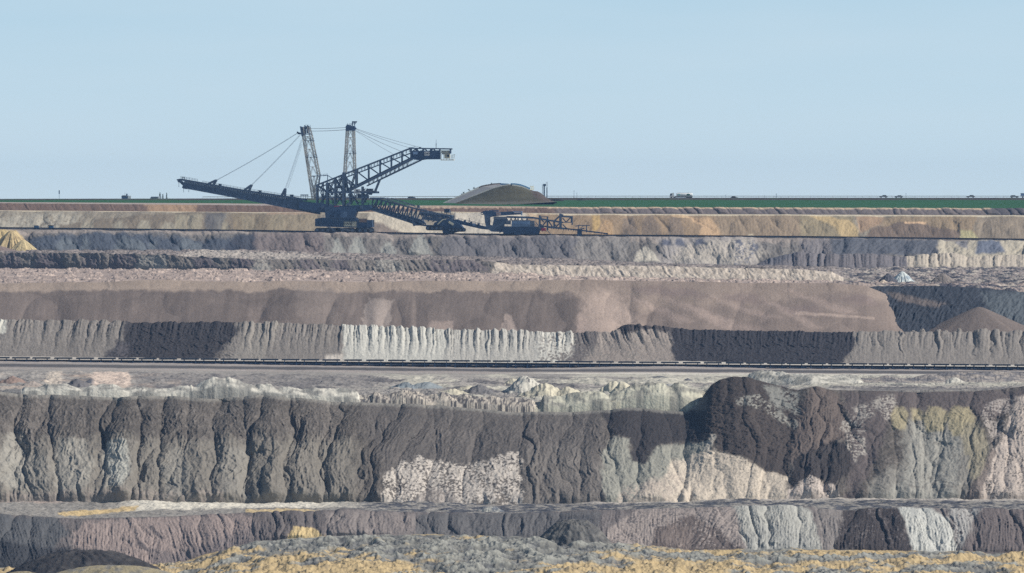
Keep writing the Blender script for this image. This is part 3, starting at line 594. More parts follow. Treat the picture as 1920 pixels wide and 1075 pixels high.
# ---- rough spoil between the conveyor bench and the great bank
Y_R0 = Y_B7T + 1.5
zr0 = -(np.minimum(arr(B7_TOP), 1e9) - HY) * Y_B7T / FPX
rn = arr([(-150, 738), (0, 742), (480, 752), (640, 760), (960, 778), (1320, 776), (1420, 745), (1520, 735), (1920, 733), (2070, 733)])
def ridge(px, pts, wpx, h, seed):
    return None
def r_rough(X, Y, px, py, C):
    z = np.zeros_like(X)
    q = (Y - Y_R0) / (Y_CF - Y_R0)
    # broken ground
    env = (.5 + .5 * sm(0, .12, q)) * (1 - sm(.80, .97, q))
    br = fbm(X / 9, Y / 14, 5, 81, .58)
    z += env * (1.3 * br + .5 * ridged(X / 3.5, Y / 5, 3, 82))
    dk = sm(-.05, .25, fbm(X / 22, Y / 26, 4, 83, .6)) * env
    C += (lin((98, 95, 98)) - C) * (dk * .85)[..., None]
    pk = sm(.0, .3, fbm(X / 16, Y / 40, 3, 84)) * env * (px < 340)
    C += (lin((178, 162, 150)) - C) * (pk * .7)[..., None]
    wh = .75 * sm(620, 800, px) * sm(.0, .25, fbm(X / 18, Y / 30, 4, 85) + .3 * sm(960, 1300, px)) * sm(.1, .3, q)
    C += (lin((202, 198, 184)) - C) * (wh * .8)[..., None]
    # pale clay ridge along the brink, and mounds: px, row of the foot, width px, height px, colour
    def mound(mx, my, w_, h_, rgb, seed, depth=1.6, sharp=1.0):
        nonlocal z
        Ym = float(np.interp(mx, COLS, flatY(np.full(NC, float(my)), arr(CONV_FRONT), Y_CF)))
        Ym = max(Ym, float(np.interp(mx, COLS, Y_R0)) + 4)
        m_ = Ym / FPX; r = w_ * m_ / 2; cx_ = (mx - CX) * m_
        sel = (np.abs(X - cx_) < r * 1.3) & (np.abs(Y - Ym) < r * depth * 1.3)
        if not sel.any(): return
        xs, ys = X[sel], Y[sel]
        dx = (xs - cx_) / r; dy = (ys - Ym) / (r * depth)
        wv = .22 * noise(xs / (r * .55), ys / (r * .55), seed) + .12 * noise(xs / (r * .2), ys / (r * .25), seed + 1)
        d = np.sqrt(dx * dx + dy * dy) * (1 + wv)
        hh = h_ * m_ * np.clip(1.1 - np.sqrt(d * d + (.17 / sharp) ** 2), 0, 1)
        hh = hh * (1 + .18 * np.abs(noise(xs / (r * .25), ys / r * .8, seed + 3)))
        zz = z[sel]; new = np.maximum(zz, hh); 
        z[sel] = new
        k = sm(.0, .12, hh / (h_ * m_)) * (hh > zz - .1)
        sub = C[sel]; sub += (lin(rgb) * (1 + .12 * noise(xs / 2, ys / 3, seed + 5))[..., None] - sub) * (k * .92)[..., None]; C[sel] = sub
    WH = (198, 194, 185); CR = (200, 193, 174); GR = (142, 140, 136)
    def ridge(pts, base, w_m, lam, cols, seed, x0, x1, sharp=2.0, spk=0.0):
        """an unbroken line of tipped spoil: pts = rows of its top, base = rows of its foot"""
        nonlocal z
        Yc = flatY(arr(base), arr(CONV_FRONT), Y_CF); Yc = np.maximum(Yc, Y_R0 + w_m * .55)
        Hm = np.clip((arr(base) - arr(pts)) * Yc / FPX, 0, None) * sm(x0 - 6, x0 + 12, COLS) * (1 - sm(x1 - 12, x1 + 6, COLS))
        dy = (Y - Yc[None]) / w_m
        wob = noise(X / (lam * 1.7), Y / (lam * 2), seed) * .5
        u, k = cells(X / lam + wob + .35 * dy, seed, .9)
        pk = (.35 + .65 * h1(k, seed + 1)) * (1 - np.abs(2 * u - 1) ** sharp)
        u2, k2 = cells(X / (lam * .6) - wob + .5 * dy + 7, seed + 5, .9)
        pk = np.maximum(pk, (.3 + .5 * h1(k2, seed + 6)) * (1 - np.abs(2 * u2 - 1) ** sharp))
        pr = np.clip(1 - np.abs(dy) ** 1.25, 0, 1)
        hh = 1.25 * Hm[None] * pr * (.60 + .46 * pk + .34 * fbm(X / (lam * 2.5), Y / 20, 3, seed + 8)) * (1 + .12 * fbm(X / 1.8, Y / 1.5, 4, seed + 18, .6))
        hh += .12 * fbm(X / .8, Y / 1.2, 3, seed + 9) * (hh > .3)
        m = sm(.15, .7, hh) * (hh > z - .2)
        z = np.maximum(z, hh)
        col = lin(cols[0]) + (lin(cols[1]) - lin(cols[0])) * sm(-.15, .2, fbm(X / 5, Y / 5 + hh / 2, 4, seed + 11, .6))[..., None]
        C[...] += (col * (1 + .2 * fbm(X / 1.1, Y / 2 + hh, 3, seed + 13))[..., None] - C) * m[..., None]
        if spk:
            s_ = sm(.08, .2, fbm(X / .9, Y / 1.0 + hh * 1.2, 3, seed + 15, .6) + .4 * fbm(X / 8, Y / 12, 2, seed + 16)) * m * spk
            C[...] += (lin((74, 72, 76)) - C) * s_[..., None]
    ridge([(0, 728), (60, 730), (110, 722), (150, 728), (210, 726), (320, 726), (420, 722), (520, 728), (640, 728)], [(0, 738), (640, 748)], 9, 13, ((120, 118, 118), (150, 147, 142)), 201, 0, 640)
    ridge([(0, 733), (60, 731), (110, 724), (160, 731), (210, 726), (310, 731), (360, 730), (400, 720), (430, 712), (470, 716), (510, 724), (560, 728), (640, 734), (680, 742)], [(0, 743), (200, 749), (400, 754), (480, 750), (640, 759), (680, 762)], 9, 11, (WH, GR), 202, 36, 680)
    ridge([(600, 734), (700, 736), (760, 732), (860, 728), (960, 734), (1040, 744)], [(600, 750), (960, 756), (1040, 762)], 12, 15, ((186, 179, 168), (160, 154, 148)), 203, 620, 1040, spk=.85)
    ridge([(690, 744), (760, 738), (860, 740), (960, 748), (1010, 755)], [(690, 764), (860, 768), (960, 776), (1010, 778)], 9, 12, ((192, 182, 170), (170, 162, 154)), 204, 690, 1010, spk=.9)
    ridge([(960, 722), (1000, 726), (1060, 736), (1110, 734), (1160, 724), (1250, 722), (1330, 724)], [(960, 742), (1100, 758), (1330, 758)], 14, 17, (CR, (158, 154, 144)), 205, 940, 1345)
    ridge([(1000, 744), (1060, 750), (1110, 746), (1150, 732), (1180, 724), (1230, 720), (1280, 724), (1318, 744)], [(1000, 778), (1130, 776), (1200, 772), (1318, 778)], 11, 13, ((190, 187, 172), (140, 138, 131)), 206, 1010, 1325, 2.4)
    ridge([(1400, 704), (1440, 703), (1480, 706), (1520, 714), (1600, 718)], [(1400, 726), (1520, 732), (1600, 732)], 12, 14, (WH, (150, 148, 142)), 207, 1395, 1620)
    ridge([(1600, 716), (1700, 718), (1760, 714), (1830, 710), (1930, 712), (2070, 714)], [(1600, 730), (2070, 730)], 12, 14, ((160, 152, 146), (116, 114, 118)), 208, 1600, 2070, spk=.5)
    for mx, my, w_, h_, c in [(985, 724, 84, 34, WH), (1020, 728, 90, 26, CR), (962, 715, 40, 14, CR), (1065, 728, 60, 20, CR), (1150, 728, 74, 32, CR), (1168, 730, 66, 34, CR), (1196, 726, 40, 18, (214, 202, 160)),
                              (1135, 734, 56, 22, GR), (850, 726, 60, 10, CR), (800, 720, 70, 14, (132, 140, 146)), (760, 722, 60, 16, (120, 130, 138)), (900, 726, 60, 20, (112, 110, 112)), (880, 722, 50, 10, CR),
                              (1230, 728, 70, 14, (190, 186, 170)), (1280, 730, 80, 16, (196, 190, 170)), (1330, 728, 60, 16, (184, 180, 166)), (1450, 722, 40, 20, (190, 190, 184)), (1480, 726, 40, 18, WH), (1520, 730, 60, 18, (186, 186, 178)),
                              (1290, 709, 16, 5, (92, 94, 104)), (1235, 706, 40, 4, (96, 98, 104)), (1255, 716, 40, 6, (150, 150, 150)), (1380, 712, 30, 5, (120, 118, 120)),
                              (1600, 724, 60, 10, (130, 126, 124)), (1660, 726, 70, 14, (150, 142, 138)), (1740, 724, 50, 14, (172, 168, 162)), (1790, 726, 50, 16, (120, 120, 126)), (1828, 724, 40, 14, (112, 114, 120)), (1850, 726, 34, 18, (158, 160, 162)), (1876, 722, 44, 14, (96, 96, 106)), (1790, 732, 50, 14, WH), (1910, 724, 40, 10, (150, 146, 140)),
                              (145, 724, 60, 20, (100, 98, 102)), (25, 716, 60, 16, (140, 120, 112)), (85, 716, 30, 10, (190, 176, 164)), (60, 722, 50, 12, (158, 148, 142)), (170, 716, 30, 9, (88, 90, 100))]:
        mound(mx, my, w_, h_, c, int(mx * 3 + my))
    return z
def p_rough(C, px, py, q):
    paint(C, px, py, [(168, 706), (180, 700), (240, 696), (248, 724), (180, 730)], (204, 186, 174), 3, 5, .9)
    paint(C, px, py, [(90, 700), (118, 696), (114, 728), (84, 728)], (196, 184, 172), 3, 5, .8, 2, (.2, 4))
    paint(C, px, py, [(250, 702), (700, 706), (700, 730), (250, 724)], (124, 120, 120), 5, 5, .6, 3)
    m = (fbm(px / 3.2, py / 2.4, 3, 9, .6) > .22) * sm(620, 700, px) * (1 - sm(1000, 1080, px)) * .8 * (q < .5)
    C += (lin((70, 70, 78)) - C) * m[..., None]
    m = (fbm(px / 3.6, py / 1.5, 3, 19, .6) > .26) * sm(1540, 1600, px) * .7
    C += (lin((80, 80, 88)) - C) * m[..., None]
bench('rough_spoil_bench', rn, CONV_FRONT, Y_R0, Y_CF, 330, (150, 145, 141), relief=r_rough, paints=p_rough, rough=.2, power=.9)
# ---- the great bank
def p_b7(C, px, py, t):
    n = fbm(px / 30, py / 30, 4, 91); n2 = fbm(px / 5, py / 7, 4, 92, .6)
    # damp grey-green clay low on the left
    m = sm(820, 850, py + 30 * n + 12 * n2) * (1 - sm(640, 700, px)) * .75
    C += (lin((128, 123, 116)) - C) * m[..., None]
    for k, (a, b, w_, h_) in enumerate([(92, 832, 86, 96), (186, 838, 60, 90), (8, 815, 46, 110), (-10, 850, 60, 70), (40, 860, 60, 70), (300, 850, 60, 84), (405, 850, 70, 86)]):
        paint(C, px, py, [(a + w_ * .1, b + h_ * .4), (a + w_ * .3, b), (a + w_ * .8, b + 4), (a + w_, b + h_ * .5), (a + w_ * .8, b + h_), (a + w_ * .2, b + h_)], (152, 148, 141) if k < 4 else (136, 132, 126), 5, 8, .75, k, (.42, 5))
    paint(C, px, py, [(200, 840), (242, 842), (246, 900), (230, 928), (205, 915)], (172, 172, 166), 5, 5, .7, 5, (.2, 5))
    # brown-grey streaked middle
    paint(C, px, py, [(690, 740), (1130, 740), (1130, 850), (980, 870), (720, 900), (680, 800)], (92, 88, 88), 14, 12, .5)
    paint(C, px, py, [(980, 840), (1090, 840), (1180, 930), (1100, 960), (980, 960)], (116, 111, 108), 10, 12, .55)
    # pale caked sand with dark clods
    paint(C, px, py, [(716, 950), (718, 905), (745, 880), (780, 862), (830, 872), (900, 872), (945, 862), (975, 850), (981, 950)], (184, 176, 169), 3, 9, .95, 3, (.10, 5.5))
    paint(C, px, py, [(880, 960), (840, 925), (800, 920), (770, 960)], (140, 132, 128), 4, 4, .6)
    # grey-green wedge and coal
    paint(C, px, py, [(1130, 950), (1128, 860), (1150, 825), (1180, 826), (1186, 870), (1230, 840), (1330, 832), (1330, 880), (1240, 950)], (148, 147, 139), 4, 6, .92, 4)
    paint(C, px, py, [(1122, 770), (1180, 762), (1330, 772), (1344, 800), (1312, 838), (1270, 832), (1232, 842), (1200, 880), (1184, 865), (1182, 830), (1150, 822)], (62, 59, 61), 4, 7, .96, 5)
    paint(C, px, py, [(1180, 946), (1240, 905), (1260, 870), (1320, 852), (1360, 846), (1385, 862), (1440, 885), (1476, 895), (1478, 950)], (198, 186, 172), 4, 8, .95, 6, (.52, 5))
    paint(C, px, py, [(1150, 955), (1170, 920), (1290, 890), (1240, 960)], (178, 166, 156), 6, 8, .8, 7, (.16, 5))
    paint(C, px, py, [(1316, 690), (1345, 690), (1430, 705), (1500, 730), (1500, 790), (1478, 895), (1440, 890), (1392, 862), (1345, 850), (1330, 800)], (72, 66, 65), 3, 6, .97, 8)
    paint(C, px, py, [(1390, 770), (1480, 770), (1470, 880), (1410, 860)], (80, 73, 71), 8, 10, .6)
    paint(C, px, py, [(1375, 750), (1420, 738), (1500, 800), (1490, 812), (1430, 770), (1385, 760)], (150, 148, 142), 3, 6, .8, 9, (.08, 6))
    paint(C, px, py, [(1430, 720), (1500, 735), (1500, 780), (1450, 760)], (142, 142, 138), 4, 7, .75, 10, (.12, 7))
    paint(C, px, py, [(1318, 850), (1334, 815), (1342, 818), (1332, 850)], (176, 170, 162), 2, 4, .8)
    # brown tongue and coal toe
    paint(C, px, py, [(1508, 735), (1530, 718), (1575, 740), (1590, 830), (1560, 838), (1490, 880), (1482, 850), (1500, 780)], (104, 94, 90), 4, 6, .95, 11)
    paint(C, px, py, [(1482, 935), (1486, 870), (1520, 850), (1560, 834), (1600, 850), (1596, 890), (1560, 920), (1540, 905), (1505, 915)], (66, 62, 63), 3, 7, .96, 12)
    paint(C, px, py, [(1470, 950), (1480, 925), (1520, 902), (1560, 916), (1580, 950)], (190, 178, 170), 3, 6, .92, 13, (.30, 4))
    paint(C, px, py, [(1575, 735), (1980, 728), (1860, 790), (1840, 790), (1770, 772), (1680, 768), (1668, 800), (1640, 870), (1600, 950), (1580, 950), (1598, 870), (1590, 800)], (96, 88, 88), 8, 8, .9, 14)
    for k, (a, b, c, d) in enumerate([(1578, 785, 40, 90), (1635, 748, 44, 46), (1600, 765, 30, 30)]):
        paint(C, px, py, [(a, b), (a + c, b - 8), (a + c * 1.1, b + d * .8), (a + c * .6, b + d), (a + 4, b + d * .5)], (164, 158, 152), 4, 7, .85, 15 + k, (.02, 5.5))
    # light grey clay fall with ochre heads
    paint(C, px, py, [(1690, 800), (1720, 780), (1800, 800), (1846, 830), (1850, 860), (1800, 950), (1610, 950), (1640, 905), (1690, 870)], (132, 129, 124), 8, 9, .85, 20)
    paint(C, px, py, [(1702, 880), (1708, 795), (1740, 800), (1800, 830), (1790, 950), (1640, 950), (1690, 905)], (154, 152, 146), 6, 9, .7, 21, (.3, 9))
    for k, (a, b, w_, h_) in enumerate([(1668, 765, 36, 46), (1706, 768, 22, 24), (1728, 766, 50, 48), (1772, 766, 56, 58), (1800, 800, 40, 60), (1818, 815, 34, 60), (1812, 850, 36, 60)]):
        paint(C, px, py, [(a, b + h_ * .4), (a + w_ * .25, b), (a + w_ * .75, b), (a + w_, b + h_ * .4), (a + w_ * .8, b + h_), (a + w_ * .2, b + h_)], (160, 150, 124) if k < 4 else (140, 133, 117), 4, 4, .85, 30 + k)
    paint(C, px, py, [(1815, 955), (1850, 880), (1880, 820), (1905, 745), (2080, 730), (2080, 955)], (182, 170, 162), 4, 6, .92, 40, (.30, 4.5))
    paint(C, px, py, [(1836, 770), (1870, 752), (1905, 745), (1878, 815), (1860, 850), (1845, 800)], (158, 150, 146), 4, 6, .85, 41, (.04, 5))
    paint(C, px, py, [(1800, 955), (1845, 880), (1858, 850), (1866, 858), (1830, 955)], (118, 108, 104), 3, 4, .8, 42)
    # dust and crumbs at the foot
    m = sm(.05, -.02, t - .04 * n) * .0
    paint(C, px, py, [(-150, 955), (-150, 930), (260, 930), (420, 932), (420, 955)], (150, 138, 132), 4, 5, .5, 43, (.1, 5))
    # crust light along the brink
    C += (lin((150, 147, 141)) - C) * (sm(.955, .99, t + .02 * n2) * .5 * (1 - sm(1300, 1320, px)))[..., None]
    dg = fbm((px + (py - 840) * .75) / 3.2, (py - px * .2) / 40, 3, 93)
    C *= np.clip(1 + .26 * dg * sm(560, 700, px) * (1 - sm(1080, 1140, px)) + .16 * n2, .5, 1.6)[..., None]
    cl = sm(.1, .3, n2) * ((px > 1318) & (px < 1600))
    C *= (1 - .25 * cl)[..., None]
w7 = [(-150, 76), (0, 72), (300, 76), (480, 70), (560, 76), (700, 84), (960, 80), (1130, 70), (1330, 90), (1500, 100), (1700, 70), (1920, 80)]
LE7 = [(0, -.15), (560, .1), (640, .6), (760, 1.1), (1000, 1.1), (1130, .6), (1330, -.7), (1500, -.4), (1600, .5), (1800, .2), (2000, .6)]
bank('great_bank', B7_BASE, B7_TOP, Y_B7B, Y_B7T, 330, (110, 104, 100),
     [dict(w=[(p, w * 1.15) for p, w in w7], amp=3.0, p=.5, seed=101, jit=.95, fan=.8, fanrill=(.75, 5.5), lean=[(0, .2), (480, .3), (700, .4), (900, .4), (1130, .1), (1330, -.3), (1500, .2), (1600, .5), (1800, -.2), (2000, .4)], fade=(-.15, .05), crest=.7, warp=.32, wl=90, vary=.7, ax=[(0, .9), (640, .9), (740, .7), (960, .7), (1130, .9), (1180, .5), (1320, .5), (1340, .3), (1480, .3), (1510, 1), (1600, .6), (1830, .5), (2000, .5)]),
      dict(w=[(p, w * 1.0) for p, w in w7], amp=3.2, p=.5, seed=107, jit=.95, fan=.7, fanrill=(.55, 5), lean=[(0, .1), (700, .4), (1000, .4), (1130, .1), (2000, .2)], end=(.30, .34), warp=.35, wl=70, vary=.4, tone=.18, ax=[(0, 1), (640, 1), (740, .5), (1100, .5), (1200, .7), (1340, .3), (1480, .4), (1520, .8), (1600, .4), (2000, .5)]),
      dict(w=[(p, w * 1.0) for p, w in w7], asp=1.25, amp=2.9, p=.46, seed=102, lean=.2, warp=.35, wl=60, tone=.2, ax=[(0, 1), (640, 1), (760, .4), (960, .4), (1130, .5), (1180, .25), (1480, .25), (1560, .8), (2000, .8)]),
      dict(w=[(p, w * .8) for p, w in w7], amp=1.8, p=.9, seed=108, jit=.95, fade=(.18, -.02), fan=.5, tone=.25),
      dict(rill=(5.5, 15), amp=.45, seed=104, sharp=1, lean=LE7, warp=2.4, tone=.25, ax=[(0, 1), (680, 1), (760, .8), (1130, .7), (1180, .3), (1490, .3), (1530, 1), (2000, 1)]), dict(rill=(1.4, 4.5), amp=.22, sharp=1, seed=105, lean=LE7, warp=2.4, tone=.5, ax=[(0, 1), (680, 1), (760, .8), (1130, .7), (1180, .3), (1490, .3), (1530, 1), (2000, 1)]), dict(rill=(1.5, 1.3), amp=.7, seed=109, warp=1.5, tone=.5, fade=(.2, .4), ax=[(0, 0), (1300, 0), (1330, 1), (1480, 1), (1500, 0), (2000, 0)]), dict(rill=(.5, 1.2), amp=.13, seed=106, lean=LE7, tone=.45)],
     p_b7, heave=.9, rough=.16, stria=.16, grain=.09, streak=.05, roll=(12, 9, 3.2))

# ---- bench 8
def p_n8(C, px, py, q):
    d = sm(-.1, .08, fbm(px / 40, py / 1.5, 4, 111)) * sm(560, 700, px)
    C += (lin((62, 66, 78)) - C) * (.85 * d)[..., None]
    m = sm(.35, .5, q + .06 * fbm(px / 20, py / 2, 3, 5)) * (1 - sm(.9, .97, q)) * sm(190, 280, px) * (1 - sm(560, 720, px))
    C += (lin((214, 208, 196)) - C) * (m * .85)[..., None]
    paint(C, px, py, [(108, 962), (170, 956), (262, 950), (256, 956), (160, 966), (110, 966)], (198, 174, 130), 1.5, 2, .9)
    paint(C, px, py, [(460, 957), (600, 956), (600, 961), (460, 962)], (198, 176, 134), 1, 2, .8)
    m = sm(.72, .85, q) * sm(1000, 1150, px)
    C += (lin((190, 182, 174)) - C) * (m * .7)[..., None]
    m = sm(.8, .95, q) * (1 - sm(60, 180, px))
    C += (lin((176, 158, 150)) - C) * (m * .8)[..., None]
bench('lower_bench', B8_TOP, B7_BASE, Y_B8T, Y_B7B, 150, (140, 136, 132), paints=p_n8, rough=.42,
      relief=lambda X, Y, px, py, C: .55 * fbm(X / 8, Y / 4, 4, 112, .6) * sm(0, .2, (Y - Y_B8T) / (Y_B7B - Y_B8T)))

# ---- eighth bank
def p_b8(C, px, py, t):
    n2 = fbm(px / 5, py / 7, 4, 122, .6)
    paint(C, px, py, [(-150, 960), (110, 970), (130, 1000), (90, 1040), (60, 1070), (-150, 1080)], (86, 88, 92), 6, 8, .85, 1)
    paint(C, px, py, [(-150, 1012), (0, 1014), (80, 1028), (150, 1026), (150, 1080), (-150, 1080)], (60, 61, 66), 8, 7, .9, 2)  # shadow area at the left corner, painted into the soil colour
    paint(C, px, py, [(140, 1030), (136, 1000), (160, 982), (260, 972), (440, 966), (500, 975), (520, 1010), (400, 1040), (330, 1066), (260, 1060), (200, 1035)], (150, 136, 132), 5, 7, .92, 3)
    paint(C, px, py, [(285, 1070), (280, 1030), (330, 1040), (420, 1010), (500, 985), (530, 1020), (400, 1080)], (112, 106, 108), 6, 8, .6, 4)
    for k, (a, b) in enumerate([(276, 985), (250, 1010)]): paint(C, px, py, [(a, b), (a + 10, b + 3), (a + 36, b + 28), (a + 22, b + 26)], (84, 80, 84), 2, 4, .8, k)
    paint(C, px, py, [(480, 962), (616, 960), (616, 1012), (470, 1020)], (104, 98, 98), 5, 6, .8, 5)
    paint(C, px, py, [(612, 960), (790, 965), (786, 1010), (612, 1014)], (132, 124, 122), 4, 6, .9, 6)
    paint(C, px, py, [(536, 1012), (552, 992), (590, 994), (612, 1010)], (200, 178, 134), 2, 4, .95, 7)
    paint(C, px, py, [(780, 965), (1130, 960), (1120, 1022), (780, 1012)], (96, 95, 97), 5, 6, .9, 8)
    paint(C, px, py, [(1030, 975), (1110, 970), (1124, 1024), (1034, 1016)], (78, 78, 82), 4, 6, .8, 9)
    paint(C, px, py, [(1118, 1018), (1190, 955), (1380, 950), (1392, 970), (1400, 1036), (1300, 1040)], (150, 140, 136), 4, 6, .95, 10, (.22, 5))
    paint(C, px, py, [(1210, 1040), (1230, 995), (1300, 965), (1400, 1040)], (96, 87, 85), 4, 8, .9, 11, (.22, 6))
    paint(C, px, py, [(1236, 1016), (1256, 988), (1300, 990), (1296, 1034)], (120, 109, 105), 5, 5, .7, 12)
    paint(C, px, py, [(1376, 948), (1500, 948), (1524, 965), (1542, 1040), (1400, 1040)], (168, 167, 162), 4, 5, .95, 13)
    paint(C, px, py, [(1400, 1034), (1395, 1000), (1450, 990), (1500, 1000), (1530, 1036)], (150, 150, 148), 8, 6, .5, 14)
    paint(C, px, py, [(1525, 950), (1585, 955), (1570, 1040), (1545, 1040)], (132, 126, 124), 4, 5, .9, 15)
    paint(C, px, py, [(1580, 955), (1690, 955), (1712, 1040), (1562, 1040)], (68, 63, 64), 4, 5, .95, 16, (.34, 6))
    paint(C, px, py, [(1684, 948), (1740, 955), (1780, 975), (1796, 1040), (1714, 1040)], (188, 188, 184), 4, 5, .95, 17)
    paint(C, px, py, [(1775, 950), (1842, 952), (1830, 1000), (1800, 1030)], (166, 164, 162), 4, 6, .9, 18, (.3, 6))
    paint(C, px, py, [(1836, 950), (2080, 950), (2080, 1045), (1800, 1045)], (106, 98, 98), 6, 6, .9, 19)
    C *= np.clip(1 + .14 * n2, .5, 1.6)[..., None]
w8 = [(-150, 40), (0, 40), (180, 46), (300, 40), (480, 26), (620, 30), (790, 34), (1000, 40), (1130, 60), (1380, 60), (1400, 34), (1560, 40), (1700, 30), (1920, 44)]
LE8 = [(0, 1.2), (130, .6), (200, -.2), (300, -.8), (440, -.6), (560, 0), (1000, .2), (1180, .6), (1290, -.6), (1380, -.8), (1420, -.5), (1560, .1), (1700, -.6), (1800, -.4), (2000, 0)]
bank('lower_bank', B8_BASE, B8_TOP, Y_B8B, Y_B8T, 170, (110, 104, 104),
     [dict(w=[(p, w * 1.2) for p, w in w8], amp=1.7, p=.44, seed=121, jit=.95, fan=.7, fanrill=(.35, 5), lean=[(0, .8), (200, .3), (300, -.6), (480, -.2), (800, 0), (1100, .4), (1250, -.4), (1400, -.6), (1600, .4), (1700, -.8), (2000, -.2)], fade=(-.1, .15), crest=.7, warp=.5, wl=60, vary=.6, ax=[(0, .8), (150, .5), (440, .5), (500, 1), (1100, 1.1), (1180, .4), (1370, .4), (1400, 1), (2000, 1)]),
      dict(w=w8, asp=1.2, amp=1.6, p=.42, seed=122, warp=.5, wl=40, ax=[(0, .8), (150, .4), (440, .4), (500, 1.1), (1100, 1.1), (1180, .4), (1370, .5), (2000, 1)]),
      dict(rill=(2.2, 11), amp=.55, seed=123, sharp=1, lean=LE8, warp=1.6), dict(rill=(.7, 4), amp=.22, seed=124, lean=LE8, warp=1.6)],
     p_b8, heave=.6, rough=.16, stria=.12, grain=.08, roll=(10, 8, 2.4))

# ---- rough ground at the bottom of the picture
fr_n = np.full(NC, 1230.0)
Y_F0 = np.full(NC, 1105.0)
def r_fore(X, Y, px, py, C):
    n = fbm(X / 9, Y / 22, 5, 131, .58)
    # furrows and tipped rows running down to the left
    fu = ridged((X + Y * .2) / 22, (Y - X * .55) / 7.5, 4, 132) - .6
    lump = fbm(X / 3.2, Y / 7, 4, 136, .6)
    fine = fbm(X / 1.1, Y / 2.4, 3, 135, .6)
    z = 1.9 * n + 3.0 * fu + .6 * lump + .35 * fine
    big = fbm((X + Y * .2) / 34, (Y - X * .55) / 26, 3, 133)
    ye = sm(-.05, .22, big + .75 * fbm((X + Y * .2) / 12, (Y - X * .55) / 3.2, 5, 138) + np.interp(px, [-150, 250, 400, 620, 760, 900, 1040, 1150, 1300, 1600, 1920, 2070], [-.2, 0, .18, .12, -.02, -.3, -.26, .0, .06, .10, .05, -.02]) + np.interp(py, [1000, 1025, 1045, 1060, 1080, 1200], [-.36, -.20, -.02, .10, .24, .26]))
    C += (lin((118, 117, 112)) - C) * (.8 * sm(-.2, .2, lump))[..., None]
    C += (lin((186, 164, 124)) - C) * (ye * .88)[..., None]
    pl = sm(.10, .30, fu + .3 * n) * (1 - ye)
    C += (lin((160, 160, 153)) - C) * (pl * .6)[..., None]
    dk = sm(.10, .28, .8 * fbm((X + Y * .2) / 8, (Y - X * .55) / 2.6, 5, 139, .6) - .4 * lump + .1 * fine)
    C += (lin((72, 74, 78)) - C) * (dk * (.75 - .35 * ye))[..., None]
    C *= np.clip(1 + .22 * fine, .6, 1.5)[..., None]
    return z * sm(1.02, .94, (Y - Y_F0) / (Y_B8B - Y_F0))
bench('pit_floor', fr_n, [(p, y - 1) for p, y in B8_BASE], Y_F0, Y_B8B + 3, 420, (112, 112, 112), relief=r_fore, rough=.3)
heap('dark_spoil_heap', 160, 1068, 1296, 260, 42, (60, 58, 60), (78, 75, 75), .6, 61, .8, flute=.12, p=1.7, top=.3)
heap('ochre_spoil_heap', 215, 1098, 1262, 330, 42, (150, 140, 116), (128, 124, 116), .5, 62, .35, flute=.12, p=1.6, top=.2)
0 and heap('ochre_spoil_heap', 108, 1078, 1270, 60, 34, (150, 142, 118), None, .6, 63, .5, flute=.1, p=1.5, top=.25)
0 and heap('grey_spoil_heap', 328, 1080, 1272, 44, 24, (96, 94, 94), (150, 138, 112), .6, 64, .3, flute=.3, p=1.5, top=.2)
heap('ochre_spoil_heap', 40, 1100, 1262, 150, 30, (140, 130, 108), None, .6, 65, .3, flute=.3, p=1.5)
heap('dark_spoil_heap', 1075, 1014, 1336, 130, 46, (92, 91, 91), (112, 110, 108), .7, 66, .9, flute=.08, p=1.7, top=.3)
heap('grey_spoil_heap', 918, 964, 1371, 66, 16, (100, 104, 112), (168, 166, 160), .7, 67, .3, flute=.1, p=1.7, top=.25)
for k, (a, b, w_, h_, c) in enumerate([(985, 964, 40, 9, (70, 74, 86)), (1085, 962, 40, 10, (110, 106, 106)), (1126, 962, 36, 12, (88, 86, 92)), (1156, 962, 30, 10, (84, 82, 88)), (1040, 962, 30, 8, (140, 130, 128)), (840, 958, 40, 6, (84, 86, 96))]):
    heap('small_spoil_heap', a, b, 1375, w_, h_, c, None, .7, 70 + k, .3, flute=.25, p=1.5, top=.2)
# ------------------------------------------------------------------ building helpers for made things
def paint_mat(name, rgb, rough=.6, metal=0.0, var=.25, scale=.8, rust=0.0):
    m = bpy.data.materials.new(name); m.use_nodes = True
    n, l = m.node_tree.nodes, m.node_tree.links
    b = n['Principled BSDF']; b.inputs['Roughness'].default_value = rough; b.inputs['Metallic'].default_value = metal
    b.inputs['Specular IOR Level'].default_value = .25
    c = lin(rgb)
    tc = n.new('ShaderNodeTexCoord'); nz = n.new('ShaderNodeTexNoise'); nz.inputs['Scale'].default_value = scale; nz.inputs['Detail'].default_value = 5
    l.new(tc.outputs['Object'], nz.inputs['Vector'])
    cr = n.new('ShaderNodeValToRGB'); cr.color_ramp.elements[0].position = .3; cr.color_ramp.elements[1].position = .72
    cr.color_ramp.elements[0].color = (*(c * (1 - var)), 1); cr.color_ramp.elements[1].color = (*(c * (1 + var)), 1)
    if rust:
        e = cr.color_ramp.elements.new(.78); e.color = (*(c * (1 - rust) + np.array((.16, .07, .035)) * rust), 1)
    l.new(nz.outputs['Fac'], cr.inputs['Fac']); l.new(cr.outputs['Color'], b.inputs['Base Color'])
    return m
